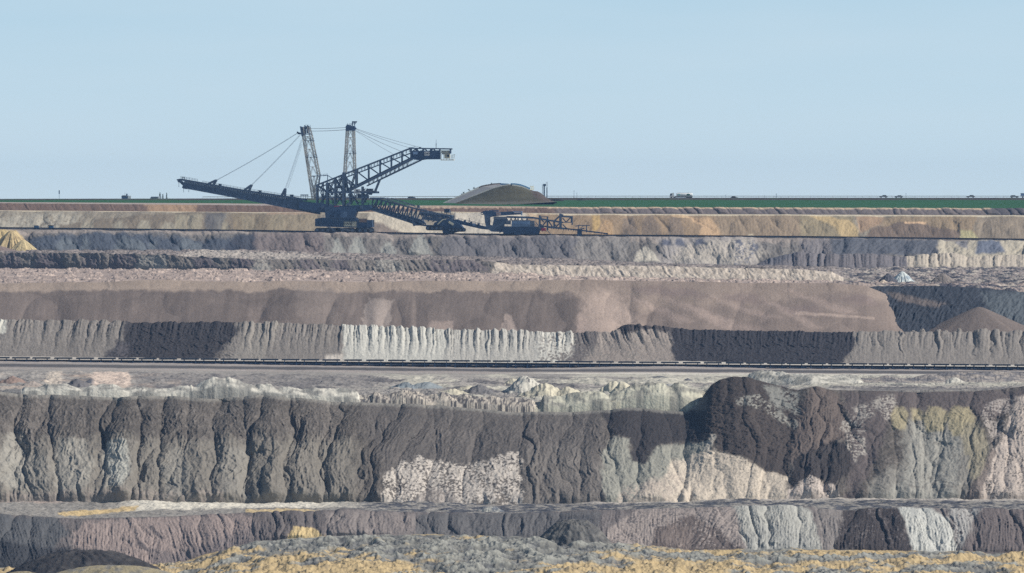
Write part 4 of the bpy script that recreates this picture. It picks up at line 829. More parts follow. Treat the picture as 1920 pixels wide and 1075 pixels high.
M = dict(
    steel=paint_mat('dark_steel', (76, 93, 115), .6, rust=.3), navy=paint_mat('navy_steel', (54, 76, 104), .6, rust=.15), mast=paint_mat('galvanised_steel', (188, 184, 174), .5, rust=.25),
    belt=paint_mat('rubber_belt', (26, 31, 42), .8), track=paint_mat('track_steel', (40, 44, 50), .7, rust=.5), blue=paint_mat('pale_blue_panel', (120, 146, 178), .5, var=.08),
    white=paint_mat('white_paint', (226, 228, 226), .5, var=.06), cream=paint_mat('cream_paint', (204, 200, 176), .5, var=.1), glass=paint_mat('dark_glass', (32, 44, 60), .12, var=.1),
    brown=paint_mat('rusty_panel', (112, 96, 88), .7), red=paint_mat('red_paint', (150, 50, 70), .5), ink=paint_mat('dark_lettering', (40, 46, 56), .6), sign=paint_mat('sign_board', (208, 210, 210), .5, var=.05),
    rope=paint_mat('wire_rope', (120, 126, 134), .5), concrete=paint_mat('concrete', (176, 172, 164), .8, var=.1), kerb=paint_mat('white_kerb', (222, 218, 206), .7, var=.08), rail_blue=paint_mat('blue_parapet', (70, 120, 160), .5, var=.1),
    green=paint_mat('green_logo', (28, 98, 84), .5), teal=paint_mat('teal_logo', (96, 172, 160), .5), hood_dark=paint_mat('dark_hood', (46, 54, 66), .5), hood=paint_mat('grey_hood', (96, 104, 116), .5), tyre=paint_mat('tyre', (30, 31, 34), .8), yellow=paint_mat('yellow_ring', (206, 190, 120), .5), pinkish=paint_mat('pale_sign', (190, 170, 168), .6),
    asphalt=paint_mat('path_surface', (150, 150, 150), .9, var=.1), car_a=paint_mat('car_blue', (60, 90, 116), .3), car_b=paint_mat('car_grey', (96, 116, 132), .3), car_c=paint_mat('car_dark', (44, 56, 72), .3), wall=paint_mat('hall_wall', (112, 140, 170), .8, var=.08), bark=paint_mat('bark', (84, 72, 62), .9), leaf=paint_mat('leaf', (62, 82, 58), .8, var=.35, scale=.5), scrub=paint_mat('scrub_leaf', (92, 90, 66), .9, var=.3))

class MB:
    def __init__(s): s.v = []; s.f = []
    def add(s, vs, fs):
        k = len(s.v); s.v += [tuple(p) for p in vs]; s.f += [tuple(i + k for i in f) for f in fs]; return s
    def box(s, a, b):
        (x0, y0, z0), (x1, y1, z1) = a, b
        x0, x1 = min(x0, x1), max(x0, x1); y0, y1 = min(y0, y1), max(y0, y1); z0, z1 = min(z0, z1), max(z0, z1)
        return s.add([(x0, y0, z0), (x1, y0, z0), (x1, y1, z0), (x0, y1, z0), (x0, y0, z1), (x1, y0, z1), (x1, y1, z1), (x0, y1, z1)],
                     [(0, 3, 2, 1), (4, 5, 6, 7), (0, 1, 5, 4), (1, 2, 6, 5), (2, 3, 7, 6), (3, 0, 4, 7)])
    def bar(s, a, b, w, h=None):
        a, b = Vector(a), Vector(b); h = h or w
        d = (b - a)
        if d.length < 1e-6: return s
        d.normalize(); up = Vector((0, 0, 1)) if abs(d.z) < .95 else Vector((1, 0, 0))
        x = d.cross(up).normalized() * (w / 2); y = x.cross(d).normalized() * (h / 2)
        vs = [a - x - y, a + x - y, a + x + y, a - x + y, b - x - y, b + x - y, b + x + y, b - x + y]
        return s.add(vs, [(0, 3, 2, 1), (4, 5, 6, 7), (0, 1, 5, 4), (1, 2, 6, 5), (2, 3, 7, 6), (3, 0, 4, 7)])
    def tube(s, a, b, r, n=10, r2=None):
        a, b = Vector(a), Vector(b); r2 = r if r2 is None else r2; d = (b - a).normalized()
        up = Vector((0, 0, 1)) if abs(d.z) < .95 else Vector((1, 0, 0)); x = d.cross(up).normalized(); y = x.cross(d)
        vs = [a + (x * math.cos(t) + y * math.sin(t)) * r for t in [2 * math.pi * i / n for i in range(n)]] + [b + (x * math.cos(t) + y * math.sin(t)) * r2 for t in [2 * math.pi * i / n for i in range(n)]]
        return s.add(vs, [(i, (i + 1) % n, n + (i + 1) % n, n + i) for i in range(n)] + [tuple(range(n))[::-1], tuple(range(n, 2 * n))])
    def prism(s, pts, y0, y1):
        """outline in the x-z plane pushed from y0 to y1"""
        n = len(pts)
        return s.add([(x, y0, z) for x, z in pts] + [(x, y1, z) for x, z in pts], [tuple(range(n)), tuple(range(n, 2 * n))[::-1]] + [(i, i + n, (i + 1) % n + n, (i + 1) % n) for i in range(n)])
    def build(s, name, mat, parent=None, smooth=False):
        me = bpy.data.meshes.new(name); me.from_pydata(s.v, [], s.f); me.update()
        if isinstance(mat, str): mat = M[mat]
        me.materials.append(mat)
        if smooth: me.polygons.foreach_set('use_smooth', [True] * len(me.polygons))
        o = bpy.data.objects.new(name, me); col_main.objects.link(o)
        if parent is not None: o.parent = parent
        return o
def empty(name, loc, rz=0, label=None, cat=None, group=None):
    o = bpy.data.objects.new(name, None); col_main.objects.link(o); o.location = loc; o.rotation_euler = (0, 0, rz); o.empty_display_size = 1
    return tag(o, label, cat, group)
def copy_tree(o, parent=None):
    c = o.copy(); col_main.objects.link(c)
    if parent is not None: c.parent = parent
    for ch in list(o.children): copy_tree(ch, c)
    return c
def lettering(name, text, size, mat, parent, loc):
    """raised lettering facing the camera"""
    cu = bpy.data.curves.new(name, 'FONT'); cu.body = text; cu.size = size; cu.extrude = .02; cu.align_x = 'CENTER'; cu.align_y = 'CENTER'
    cu.offset = .02
    t = bpy.data.objects.new('tmp', cu); col_main.objects.link(t)
    dg = bpy.context.evaluated_depsgraph_get(); me = bpy.data.meshes.new_from_object(t.evaluated_get(dg)); bpy.data.objects.remove(t); bpy.data.curves.remove(cu)
    me.materials.clear(); me.materials.append(M[mat])
    for p in me.polygons: p.material_index = 0
    o = bpy.data.objects.new(name, me); col_main.objects.link(o); o.parent = parent; o.location = loc; o.rotation_euler = (R(90), 0, 0)
    return o
def lattice(mb, A0, A1, B0, B1, n, w, ds=(-2.5, 2.5), pat='N', wc=None, ties=True):
    """a plane truss between chords A0-A1 and B0-B1 (Vectors), repeated at each depth in ds"""
    wc = wc or w * 1.6
    for d in ds:
        o = Vector((0, d, 0)); mb.bar(A0 + o, A1 + o, wc); mb.bar(B0 + o, B1 + o, wc)
        for i in range(n + 1):
            a = A0.lerp(A1, i / n) + o; b = B0.lerp(B1, i / n) + o
            if pat in 'NX': mb.bar(a, b, w)
            if i < n:
                a2 = A0.lerp(A1, (i + 1) / n) + o; b2 = B0.lerp(B1, (i + 1) / n) + o
                if pat in 'NX': mb.bar(a, b2, w)
                if pat in 'XM': mb.bar(a2, b, w)
                if pat == 'Z': mb.bar(a, b2, w) if i % 2 == 0 else mb.bar(b, a2, w)
                if pat == 'W':
                    m_ = b.lerp(b2, .5); mb.bar(a, m_, w); mb.bar(m_, a2, w)
    if ties and len(ds) > 1:
        for i in range(n + 1):
            for p, q in ((A0, A1), (B0, B1)):
                a = p.lerp(q, i / n); mb.bar(a + Vector((0, ds[0], 0)), a + Vector((0, ds[-1], 0)), w)
                if i < n:
                    b = p.lerp(q, (i + 1) / n); mb.bar(a + Vector((0, ds[0], 0)), b + Vector((0, ds[-1], 0)), w * .8)
def railing(mb, a, b, h=1.1, step=1.8, w=.09):
    a, b = Vector(a), Vector(b); n = max(1, int((b - a).length / step))
    for i in range(n + 1):
        p = a.lerp(b, i / n); mb.bar(p, p + Vector((0, 0, h)), w)
    for k in (.55, 1.0): mb.bar(a + Vector((0, 0, h * k)), b + Vector((0, 0, h * k)), w)

def crawler(parent, x0, x1, z0, z1, y0, y1, name='crawler'):
    """one track: loop with rounded ends, and its wheels"""
    h = z1 - z0; r = h / 2; pts = []
    for k in range(9):
        t = math.pi / 2 + math.pi * k / 8; pts.append((x0 + r + r * math.cos(t), z0 + r + r * math.sin(t)))
    for k in range(9):
        t = -math.pi / 2 + math.pi * k / 8; pts.append((x1 - r * .8 + r * .8 * math.cos(t), z0 + r + r * math.sin(t)))
    mb = MB(); mb.prism(pts, y0, y1)
    n = int((x1 - x0) / .8)
    for i in range(n): mb.box((x0 + r + i * .8 * (x1 - x0 - 2 * r) / max(1, (n * .8)), y0 - .05, z0 - .06), (x0 + r + .45 + i * .8 * (x1 - x0 - 2 * r) / max(1, (n * .8)), y1 + .05, z0 + .05))
    c = mb.build(name, 'track', parent)
    k = max(3, int((x1 - x0) / (h * 1.0)))
    for i in range(k):
        x = x0 + r + (x1 - x0 - 2 * r) * i / (k - 1); wb = MB(); wb.tube((x, y0 - .12, z0 + r), (x, y0 + .02, z0 + r), r * .62, 12); wb.build('road_wheel', 'steel', c)
    return c
# ------------------------------------------------------------------ the spreader
def spreader():
    Y0 = 2692.0; base = P(645, 437.5, Y0); m = Y0 / FPX
    root = empty('spreader', base, R(-2.5), 'huge dark blue spreader with two lattice masts, standing behind the upper belt conveyor', 'mining machine')
    def S(px, py, d=0.0): v = P(px, py, Y0) - base; v.y = d; return v
    def rect(mb, x0, y0, x1, y1, d0, d1): a = S(x0, y0, d0); b = S(x1, y1, d1); mb.box(a, b); return mb
    def poly(mb, pts, d0, d1): mb.prism([(S(x, y).x, S(x, y).z) for x, y in pts][::-1], d0, d1); return mb
    # --- under-carriage
    for x0, x1, d in ((592, 632, -7.5), (640, 668, -8.2), (672, 703, -7.5), (600, 640, 4.5), (664, 700, 4.5)):
        crawler(root, S(x0, 0).x, S(x1, 0).x, S(0, 437).z, S(0, 427.5).z, d, d + 3.4)
    mb = MB(); poly(mb, [(592.5, 410.5), (606, 408), (668, 408), (674, 413), (700, 412.5), (700, 426), (690, 428), (592.5, 424.5)], -6.5, 7)
    uc = mb.build('undercarriage', 'navy', root)
    mb = MB()
    for x in (603, 627, 634, 672, 690): rect(mb, x, 409 if x < 670 else 413, x + 1.0, 426, -6.75, -6.5)
    rect(mb, 627, 412.6, 672, 413.6, -7.0, -6.5); rect(mb, 606, 408.2, 671, 409.2, -6.9, -6.5)
    railing(mb, S(600, 408.5, -6.3), S(668, 408, -6.3)); mb.build('stiffener', 'steel', uc)
    mb = MB(); rect(mb, 646.5, 416, 661, 424.5, -6.72, -6.5); sg = mb.build('name_board', 'cream', uc); sg['label'] = 'pale sign panel on the undercarriage'
    lettering('lettering', 'RWE', 1.9, 'ink', sg, S(653.5, 420.2, -6.76))
    mb = MB(); 
    for k in range(4): rect(mb, 662 + 2.2 * k, 415.5, 663.4 + 2.2 * k, 425, -6.7, -6.5)
    mb.build('striped_panel', 'cream', uc)
    mb = MB(); rect(mb, 675, 410, 690, 417, -6.72, -6.5); mb.build('rusty_panel', 'brown', uc)
    mb = MB()
    for a, b in (((616, 425), (627, 429)), ((640, 428), (666, 434)), ((690, 428), (702, 433))): mb = MB(); mb.bar(S(*a, -8.6), S(*b, -8.6), .5); mb.build('strut', 'hood', uc)
    # --- slewing pylon and deck
    mb = MB(); a = S(640, 409); b = S(640, 397); mb.tube(a, b, 6.8, 28); tt = mb.build('turntable', 'navy', root)
    mb = MB(); poly(mb, [(610, 388), (668, 388), (670, 398), (666, 408), (612, 408)], -6, 6); rect(mb, 628, 402, 648, 408, -6.6, -6); mb.build('pylon', 'navy', root)
    mb = MB(); poly(mb, [(562, 379), (596, 381), (640, 386), (694, 384), (700, 391), (692, 395), (668, 398), (612, 399), (586, 397), (562, 391)], -5, 5)
    railing(mb, S(600, 381, -5), S(640, 386, -5)); railing(mb, S(648, 386, -5), S(694, 384, -5)); dk = mb.build('slewing_deck', 'navy', root)
    mb = MB(); rect(mb, 628, 386.5, 637, 395, -5.7, -5.0); w = mb.build('winch_house', 'red', root); w['label'] = 'small red box on the slewing deck'
    mb = MB()
    for x, y, w_, h_ in ((618, 383, 6, 5), (622, 391, 5, 6), (640, 390, 8, 6), (651, 381, 6, 5), (604, 386, 5, 6), (660, 388, 7, 7), (676, 386, 6, 6)): mb = MB(); rect(mb, x, y, x + w_, y + h_, -5.6, -4.6); mb.build('machinery_box', 'steel', dk)
    # --- upright frame
    mb = MB()
    for d in (-4.2, 4.2):
        for x, y0, y1, w in ((595, 347, 392, .9), (614, 343, 392, 1.2), (645, 324, 392, 1.5), (668.5, 318, 350, 1.1), (657, 352, 384, .9), (629, 336, 384, .8), (680, 350, 384, .9), (605, 344, 384, .6)):
            mb.bar(S(x, y0, d), S(x, y1, d), w * .72)
        for (x0, y0), (x1, y1), w in (((594, 347), (614, 361), .9), ((614, 361), (710, 361), 1.5), ((594, 357), (614, 357), .5), ((596, 371), (690, 371), .8), ((614, 343), (629, 361), .7), ((629, 336), (614, 361), .7), ((629, 336), (645, 361), .9), ((645, 324), (629, 361), .8), ((645, 326), (660, 352), .6),
                                      ((668, 320), (655, 361), .8), ((645, 361), (629, 384), .7), ((629, 361), (645, 384), .7), ((614, 361), (600, 384), .8), ((614, 361), (629, 384), .6), ((657, 361), (672, 384), .7), ((672, 361), (657, 384), .6), ((690, 361), (680, 384), .7), ((596, 347), (606, 371), .5), ((637, 330), (645, 361), .5), ((645, 340), (668, 350), .5)):
            mb.bar(S(x0, y0, d), S(x1, y1, d), w * .62)
    for x, y in ((595, 347), (614, 361), (645, 324), (645, 361), (668, 318), (629, 336), (690, 361), (614, 371), (645, 371)): mb.bar(S(x, y, -4.2), S(x, y, 4.2), .5)
    for k in range(60):
        x = 598 + rnd.random() * 92; y = 350 + rnd.random() * 34; mb.bar(S(x, y, rnd.uniform(-4, 4)), S(x + rnd.uniform(-3, 9), y + rnd.uniform(-6, 10), rnd.uniform(-4, 4)), rnd.uniform(.15, .32))
    for k in range(24):
        x = 600 + rnd.random() * 86; y = 353 + rnd.random() * 20; a = S(x, y, rnd.uniform(-4, 2)); mb.box(a, a + Vector((rnd.uniform(.5, 1.6), 1.2, rnd.uniform(.4, 1.2))))
    railing(mb, S(596, 361, -4.2), S(645, 361, -4.2)); railing(mb, S(596, 371, -4.2), S(690, 371, -4.2)); railing(mb, S(600, 332, -3), S(615, 330, -3), 1.0)
    mb.bar(S(585, 331, -3), S(615, 329, -3), .35); mb.bar(S(615, 329, -3), S(615, 343, -3), .35); mb.bar(S(615, 329, -3), S(626, 336, -3), .3); mb.bar(S(600, 331, -3), S(600, 345, -3), .3)
    mb.build('upright_frame', 'steel', root)
    # --- masts
    def mast(name, LO, LI, RI, RO, levels, decks):
        mb = MB()
        def at(pts, y):
            ys = [p[1] for p in pts]; xs = [p[0] for p in pts]; return float(np.interp(y, ys, xs))
        top, bot = LO[0][1], LO[-1][1]
        n = int((bot - top) / 5.2)
        for d in (-2.6, 2.6):
            for leg in (LO, LI, RI, RO):
                for p, q in zip(leg[:-1], leg[1:]): mb.bar(S(p[0], p[1], d), S(q[0], q[1], d), .32)
            for i in range(n):
                y0 = top + (bot - top) * i / n; y1 = top + (bot - top) * (i + 1) / n
                for A, B in ((LO, LI), (RI, RO)):
                    if i % 2: A, B = B, A
                    mb.bar(S(at(A, y0), y0, d), S(at(B, y1), y1, d), .16)
            for y0, y1 in zip(levels[:-1], levels[1:]):
                xl, xr = at(LI, y1), at(RI, y1); mb.bar(S(xl, y1, d), S(xr, y1, d), .2)
                xm = (at(LI, y0) + at(RI, y0)) / 2
                mb.bar(S(xm, y0, d), S(xl, y1, d), .17); mb.bar(S(xm, y0, d), S(xr, y1, d), .17); mb.bar(S(at(LI, y0), y0, d), S(at(RI, y0), y0, d), .17)
        for y in levels:
            for leg in (LO, RO): mb.bar(S(at(leg, y), y, -2.6), S(at(leg, y), y, 2.6), .16)
        for y0, y1 in zip(levels[:-1], levels[1:]):
            for leg in (LO, RO): mb.bar(S(at(leg, y0), y0, -2.6), S(at(leg, y1), y1, 2.6), .13)
        o = mb.build(name, 'mast', root)
        for y in decks:
            mb = MB(); a = S(at(LI, y) - 2, y, -3.2); b = S(at(RO, y) + 2, y + .9, 3.2); mb.box(a, b); railing(mb, S(at(LI, y) - 2, y, -3.2), S(at(RO, y) + 2, y, -3.2), 1.0, 1.2); mb.build('service_deck', 'steel', o)
        return o
    LO = [(564.5, 238), (585, 372)]; LI = [(569.5, 238), (576, 295), (589.5, 372)]; RI = [(577, 238), (580, 252), (595.5, 329), (590.5, 350), (589.8, 372)]; RO = [(580.5, 238), (585, 254), (600, 329), (597, 350), (591, 372)]
    ma = mast('mast', LO, LI, RI, RO, [256, 264, 280, 295, 313, 330, 347, 362], [263.5, 294.5])
    ma['label'] = 'left mast leaning outwards'
    mb = MB(); poly(mb, [(562.8, 237), (567, 238), (568.5, 256), (566, 256)], -3, 3); rect(mb, 568, 239, 573, 252, -2.5, 2.5); rect(mb, 575, 237, 580, 250, -2, 2); rect(mb, 567, 251, 582, 252.4, -3, 3)
    mb.bar(S(556.5, 248.5), S(566, 251), .6); mb.bar(S(558, 251.5), S(566, 251), .35); mb.bar(S(557, 247), S(559.5, 251.5), .5)
    for x, y in ((571, 235), (573, 236), (576.5, 235), (578, 236), (574.5, 237.5)): mb.bar(S(x, y), S(x, 242), .4)
    railing(mb, S(573, 239, -2.6), S(583, 240, -2.6), 1.2, 1.0); mb.build('mast_head', 'steel', ma)
    LO = [(649.5, 244), (644.5, 325)]; LI = [(653, 244), (648.6, 325)]; RI = [(661.5, 244), (663.2, 325)]; RO = [(664.8, 244), (667.2, 325)]
    mc = mast('mast', LO, LI, RI, RO, [247, 258, 272, 287.5, 304, 322], [287])
    mc['label'] = 'right mast, upright'
    mb = MB(); rect(mb, 649, 236.5, 665.5, 245.5, -3.2, 3.2); rect(mb, 650, 234, 654, 236.5, -2, 2); rect(mb, 655, 235, 658, 236.5, -2, 2); poly(mb, [(665.5, 238), (668.8, 241.5), (665.5, 244)], -2, 2)
    mb.bar(S(661, 236), S(661, 228.5), .5); mb.bar(S(665, 236), S(665, 229), .4); mb.bar(S(660, 228.6), S(669.5, 228.6), .5); mb.bar(S(668.5, 229), S(664, 234), .35); mb.bar(S(661, 233), S(665, 229), .3)
    for x in (652, 656, 658.5): mb.bar(S(x, 236.5), S(x, 231.5), .25)
    mb.build('mast_head', 'navy', mc)
    # --- ropes
    for a, b, r in (((580, 241), (649, 239.3), .13), ((582, 246), (649, 243.4), .15), ((558, 249.5), (405, 338.2), .12), ((563.5, 252), (471.5, 347), .12), ((565.5, 262), (534.5, 354.5), .11), ((566, 270), (539, 353), .07),
                    ((668, 241.6), (786, 276), .12), ((668, 243), (768, 277.5), .11), ((667, 245), (752, 284), .10), ((667, 246), (738, 289.5), .07)):
        for d in (-2.3, 2.3): 
            mb = MB(); n = 8; A, B = S(*a, d), S(*b, d); pr = A
            for i in range(1, n + 1):
                q = A.lerp(B, i / n); q.z -= (B - A).length * .012 * 4 * (i / n) * (1 - i / n); mb.tube(pr, q, r * .5, 5); pr = q
            mb.build('stay_rope', 'rope', root)
    # --- right-hand boom, a lattice bridge with the head house at its end
    mb = MB()
    TA, TB = S(596, 346.5), S(770, 278.3); B0, B1 = S(653, 358.5), S(773, 298)
    top = lambda x: S(x, 346.5 - (x - 596) * .392); bot = lambda x: S(x, 358.5 - (x - 653) * .504); wk = lambda x: S(x, 349 - (x - 688) * .49)
    for d in (-3.0, 3.0):
        o = Vector((0, d, 0))
        mb.bar(TA + o, TB + o, .6); mb.bar(S(600, 351, d), S(773, 286.5, d), .38); mb.bar(B0 + o, B1 + o, 1.05)
        mb.bar(S(688, 349, d), S(711, 338, d), .4); mb.bar(S(711, 338, d), S(790, 300.5, d), .5); mb.bar(S(704, 358, d), S(712, 338, d), .7); mb.bar(S(645, 361, d), B0 + o, 1.2)
        xs = [645, 669, 691.5, 712.8, 734, 754, 771]
        for i, x in enumerate(xs):
            t = top(x) + o; b = (bot(max(x, 653)) + o); mb.bar(t, b, (.48 if i else .8))
            if i + 1 < len(xs): mb.bar(t + Vector((0, 0, -1)), bot(xs[i + 1]) + o, .38)
        for i in range(12):
            x = 690 + i * 8; 
            if x < 770: mb.bar(bot(x) + o, wk(x + 3) + o, .2); mb.bar(wk(x) + o, bot(x + 6) + o, .15)
        for i in range(28):
            x = 606 + i * 6; mb.bar(top(x) + o, top(x) + o + Vector((0, 0, -1.7)), .2)
    for x in np.linspace(600, 770, 22): mb.bar(top(x) + Vector((0, -3, 0)), top(x) + Vector((0, 3, 0)), .3); mb.bar(top(x) + Vector((0, -3, 0)), top(x + 8) + Vector((0, 3, 0)), .22)
    for x in np.linspace(653, 772, 20): mb.bar(bot(x) + Vector((0, -3, 0)), bot(x) + Vector((0, 3, 0)), .4)
    bm_ = mb.build('receiving_boom', 'steel', root)
    mb = MB(); mb.bar(bot(655) + Vector((0, 0, .9)), bot(772) + Vector((0, 0, .9)), 2.4, .3); mb.build('belt', 'belt', bm_)
    mb = MB()
    for i in range(34):
        x = 692 + i * 2.8; p = wk(x) + Vector((0, -3.2, .3)); mb.bar(p, p + Vector((0, 0, 1.0)), .09)
    mb.bar(wk(690) + Vector((0, -3.2, 1.3)), wk(788) + Vector((0, -3.2, 1.3)), .1); mb.bar(wk(690) + Vector((0, -3.0, .15)), wk(786) + Vector((0, -3.0, .15)), 1.2, .12); mb.build('walkway', 'hood', bm_)
    # head house
    mb = MB(); poly(mb, [(772, 283.5), (826, 282.2), (826, 299), (800, 299.3), (788, 301), (772, 299)], -3.4, 3.4)
    for x in (789, 808, 825): rect(mb, x, 282.3, x + 1.2, 299, -3.65, -3.4)
    hh = mb.build('head_house', 'navy', root)
    mb = MB()
    for d in (-3.2, 3.2):
        mb.bar(S(769, 278.4, d), S(848, 279.6, d), .55)
        for x in (771, 781, 794, 808, 825, 845): mb.bar(S(x, 278.6, d), S(x, 284 if x < 830 else 288, d), .5)
        for x in (774, 790, 806): mb.bar(S(x, 284, d), S(x + 7, 279, d), .35); mb.bar(S(x + 7, 279, d), S(x + 11, 284, d), .35)
    rect(mb, 786, 276, 790, 279, -1.5, 1.5); poly(mb, [(767, 277), (773, 276.5), (775, 279), (769, 280)], -3, 3); mb.build('roof_frame', 'steel', hh)
    mb = MB(); rect(mb, 797, 284.8, 806.2, 292.2, -3.75, -3.4); sb = mb.build('number_board', 'sign', hh); sb['label'] = 'white board numbered 740'
    lettering('lettering', '740', 1.35, 'ink', sb, S(801.6, 288.5, -3.8))
    mb = MB(); rect(mb, 775.5, 285, 784, 290, -3.7, -3.4); mb.build('faded_board', 'blue', hh)
    mb = MB(); rect(mb, 827, 299.6, 852, 301, -3.2, 3.2); railing(mb, S(846, 299.5, -3.2), S(852, 299.5, -3.2), 2.0, .7)
    for x in (828, 832.5, 838, 843.5, 848): rect(mb, x, 284 if x < 845 else 290, x + .9, 300, -3.2, -2.9)
    for k in range(9): rect(mb, 826 + k * 2.2, 281.5, 827 + k * 2.2, 285.5, -3.1, -2.8)
    rect(mb, 826, 286, 842, 287.5, -3.2, -2.9); mb.bar(S(852, 300, -3), S(853, 290.5, -3), .15); rect(mb, 851, 290, 854.5, 290.8, -3.4, -2.6)
    pl = mb.build('end_platform', 'cream', hh)
    mb = MB(); rect(mb, 834, 288.5, 844, 297.5, -2.7, 2.4); cb = mb.build('operator_cab', 'cream', hh); mb = MB(); rect(mb, 837.5, 290, 843.5, 294.5, -2.85, -2.7); mb.build('window', 'glass', cb)
    mb = MB(); poly(mb, [(828, 283), (843, 283), (845, 289), (830, 290)], -2, 2); mb.build('discharge_drum', 'steel', hh)
    mb = MB(); mb.tube(S(818, 279), S(818, 268), .16, 6); mb.tube(S(818, 268), S(818, 262), .08, 6); mb.bar(S(816.8, 271, 0), S(819.2, 271, 0), .12); mb.build('antenna', 'steel', hh)
    # cabin group under the boom
    mb = MB(); rect(mb, 688.5, 354, 700, 361.5, -4.2, -1); poly(mb, [(689, 361.5), (700, 361.5), (697.5, 366), (690, 365)], -4.2, -1); cab_ = mb.build('operator_cab', 'navy', root)
    mb = MB(); rect(mb, 689.5, 355, 699.3, 357.2, -4.35, -4.2); mb.build('window', 'glass', cab_)
    mb = MB(); mb.bar(S(674, 359, -4.6), S(708, 358.4, -4.6), .45); railing(mb, S(676, 358.8, -4.6), S(706, 358.3, -4.6), 1.0, 1.4); mb.build('catwalk', 'hood', cab_)
    mb = MB(); rect(mb, 665, 354.5, 677, 363.6, -4.7, -4.4); sb = mb.build('notice_board', 'sign', root)
    mb = MB(); rect(mb, 669, 356, 673.5, 360.5, -4.78, -4.7); rect(mb, 666.5, 361, 675.5, 361.8, -4.78, -4.7); rect(mb, 674.2, 358.6, 675.4, 360, -4.78, -4.7); mb.build('emblem', 'hood', sb)
    mb = MB(); mb.tube(S(680, 371), S(680, 364), 2.4, 20); mb.tube(S(684, 372), S(684, 366), 2.0, 16); mb.build('slew_drum', 'steel', root)
    # --- left-hand boom
    gt = lambda x: float(np.interp(x, [341, 345, 451.7, 512.6, 600], [341.4, 342, 360.5, 369.5, 382])); gb_ = lambda x: float(np.interp(x, [341.5, 431.7, 585, 600], [352.8, 369.6, 399.8, 402.5]))
    tr = lambda x: float(np.interp(x, [338, 451.7, 512.6, 575], [335.8, 355.8, 364.8, 374.0]))
    gx = [343.5, 380, 420, 451.7, 480, 512.6, 560, 600]
    mb = MB(); poly(mb, [(341.5, 352.8)] + [(x, gt(x)) for x in gx] + [(600, 402.5), (585, 399.8), (431.7, 369.6)], -2.6, 2.6)
    for k in range(22): x = 350 + k * 10.5; poly(mb, [(x, gt(x)), (x + .8, gt(x + .8)), (x + .8, gb_(x + .8)), (x, gb_(x))], -2.75, -2.6)
    for x0, x1 in zip(gx[:-1], gx[1:]): mb.bar(S(x0, gt(x0) + .4, -2.7), S(x1, gt(x1) + .4, -2.7), .3); mb.bar(S(x0, gb_(x0) - .8, -2.7), S(x1, gb_(x1) - .8, -2.7), .3)
    db = mb.build('discharge_boom', 'steel', root)
    mb = MB(); tx = [338, 380, 420, 451.7, 480, 512.6, 545, 575]
    for d in (-2.4, 2.4):
        for x0, x1 in zip(tx[:-1], tx[1:]): mb.bar(S(x0, tr(x0) + 1.2, d), S(x1, tr(x1) + 1.2, d), .8)
        for k in range(62): x = 346 + k * 3.6; mb.bar(S(x, gt(x) + .5, d), S(x + .9, gt(x) - 4.2, d), .4)
    mb.build('idler_frame', 'steel', db)
    mb = MB()
    for x0, x1 in zip(tx[:-1], tx[1:]): mb.bar(S(x0, tr(x0) - .2), S(x1, tr(x1) - .2), 3.2, .3)
    mb.build('belt', 'belt', db)
    mb = MB(); railing(mb, S(339, 335.5, -2.8), S(371, 341.2, -2.8), 1.2, 1.3, .12); railing(mb, S(380, 342.8, -2.8), S(451.7, 355.4, -2.8), .9, 1.6, .10); railing(mb, S(451.7, 355.4, -2.8), S(560, 371.6, -2.8), .9, 1.6, .10)
    for x in (341, 345): mb.bar(S(x, 338), S(x, 332.6), .3)
    mb.bar(S(339, 332.8), S(346, 333), .2)
    mb.build('handrail', 'hood', db)
    for x in (413, 488, 548): 
        mb = MB(); y = tr(x) + .4; rect(mb, x - 2.6, y - 3.6, x + 2.6, y + 1, -3, -1.4); rect(mb, x - 3.2, y - 4.4, x + 3.2, y - 3.6, -3.2, -1.2); mb.build('guard_house', 'steel', db)
    for (x0, y0), (x1, y1), (xa, ya) in (((390.5, 344.5), (400, 346), (405, 338)), ((458.5, 356), (466.5, 357.5), (471.5, 347)), ((526.5, 369.5), (534, 371), (534.8, 354))):
        mb = MB()
        for d in (-2.5, 2.5): mb.bar(S(x0, y0, d), S(xa, ya, d), .8); mb.bar(S(x1, y1, d), S(xa, ya, d), .7); mb.bar(S((x0 + xa) / 2, (y0 + ya) / 2, d), S((x1 + xa) / 2, (y1 + ya) / 2, d), .35)
        mb.bar(S(xa, ya, -2.5), S(xa, ya, 2.5), .4)
        mb.build('rope_bracket', 'steel', db)
    mb = MB(); mb.tube(S(336, 339, -2.3), S(336, 339, 2.3), .9, 14); poly(mb, [(331, 337), (334, 336), (345, 343), (345, 348), (341, 347), (336, 342)], -2.2, 2.2); poly(mb, [(340, 351), (346, 351), (350, 355), (343, 354)], -1.5, 1.5)
    for x, y0, y1 in ((334.3, 341, 350), (343.3, 353, 360), (353, 355, 359.5)): mb.bar(S(x, y0), S(x, y1), .16); mb.box(S(x - .5, y1, -.2), S(x + .5, y1 + .8, .2))
    mb.bar(S(330.5, 336.5), S(334, 340), .5); mb.build('tip_pulley', 'steel', db)
    # small platforms over the boom root
    mb = MB()
    for x0, x1, y in ((563, 578, 366), (543, 550, 366)):
        mb.bar(S(x0, y), S(x1, y), .5)
        for x in np.linspace(x0 + 1, x1 - 1, 4): mb.bar(S(x, y), S(x, y + 7), .2)
    railing(mb, S(555, 379, -4), S(598, 384, -4)); mb.build('root_platform', 'steel', db)
    # --- bridge down to the hopper wagon
    mb = MB()
    T0, T1 = S(700, 372), S(838, 402); Q0, Q1 = S(692, 392), S(800, 424)
    lattice(mb, T0, S(790, 394), Q0, S(782, 421), 11, .36, (-2.6, 2.6), 'W', .6)
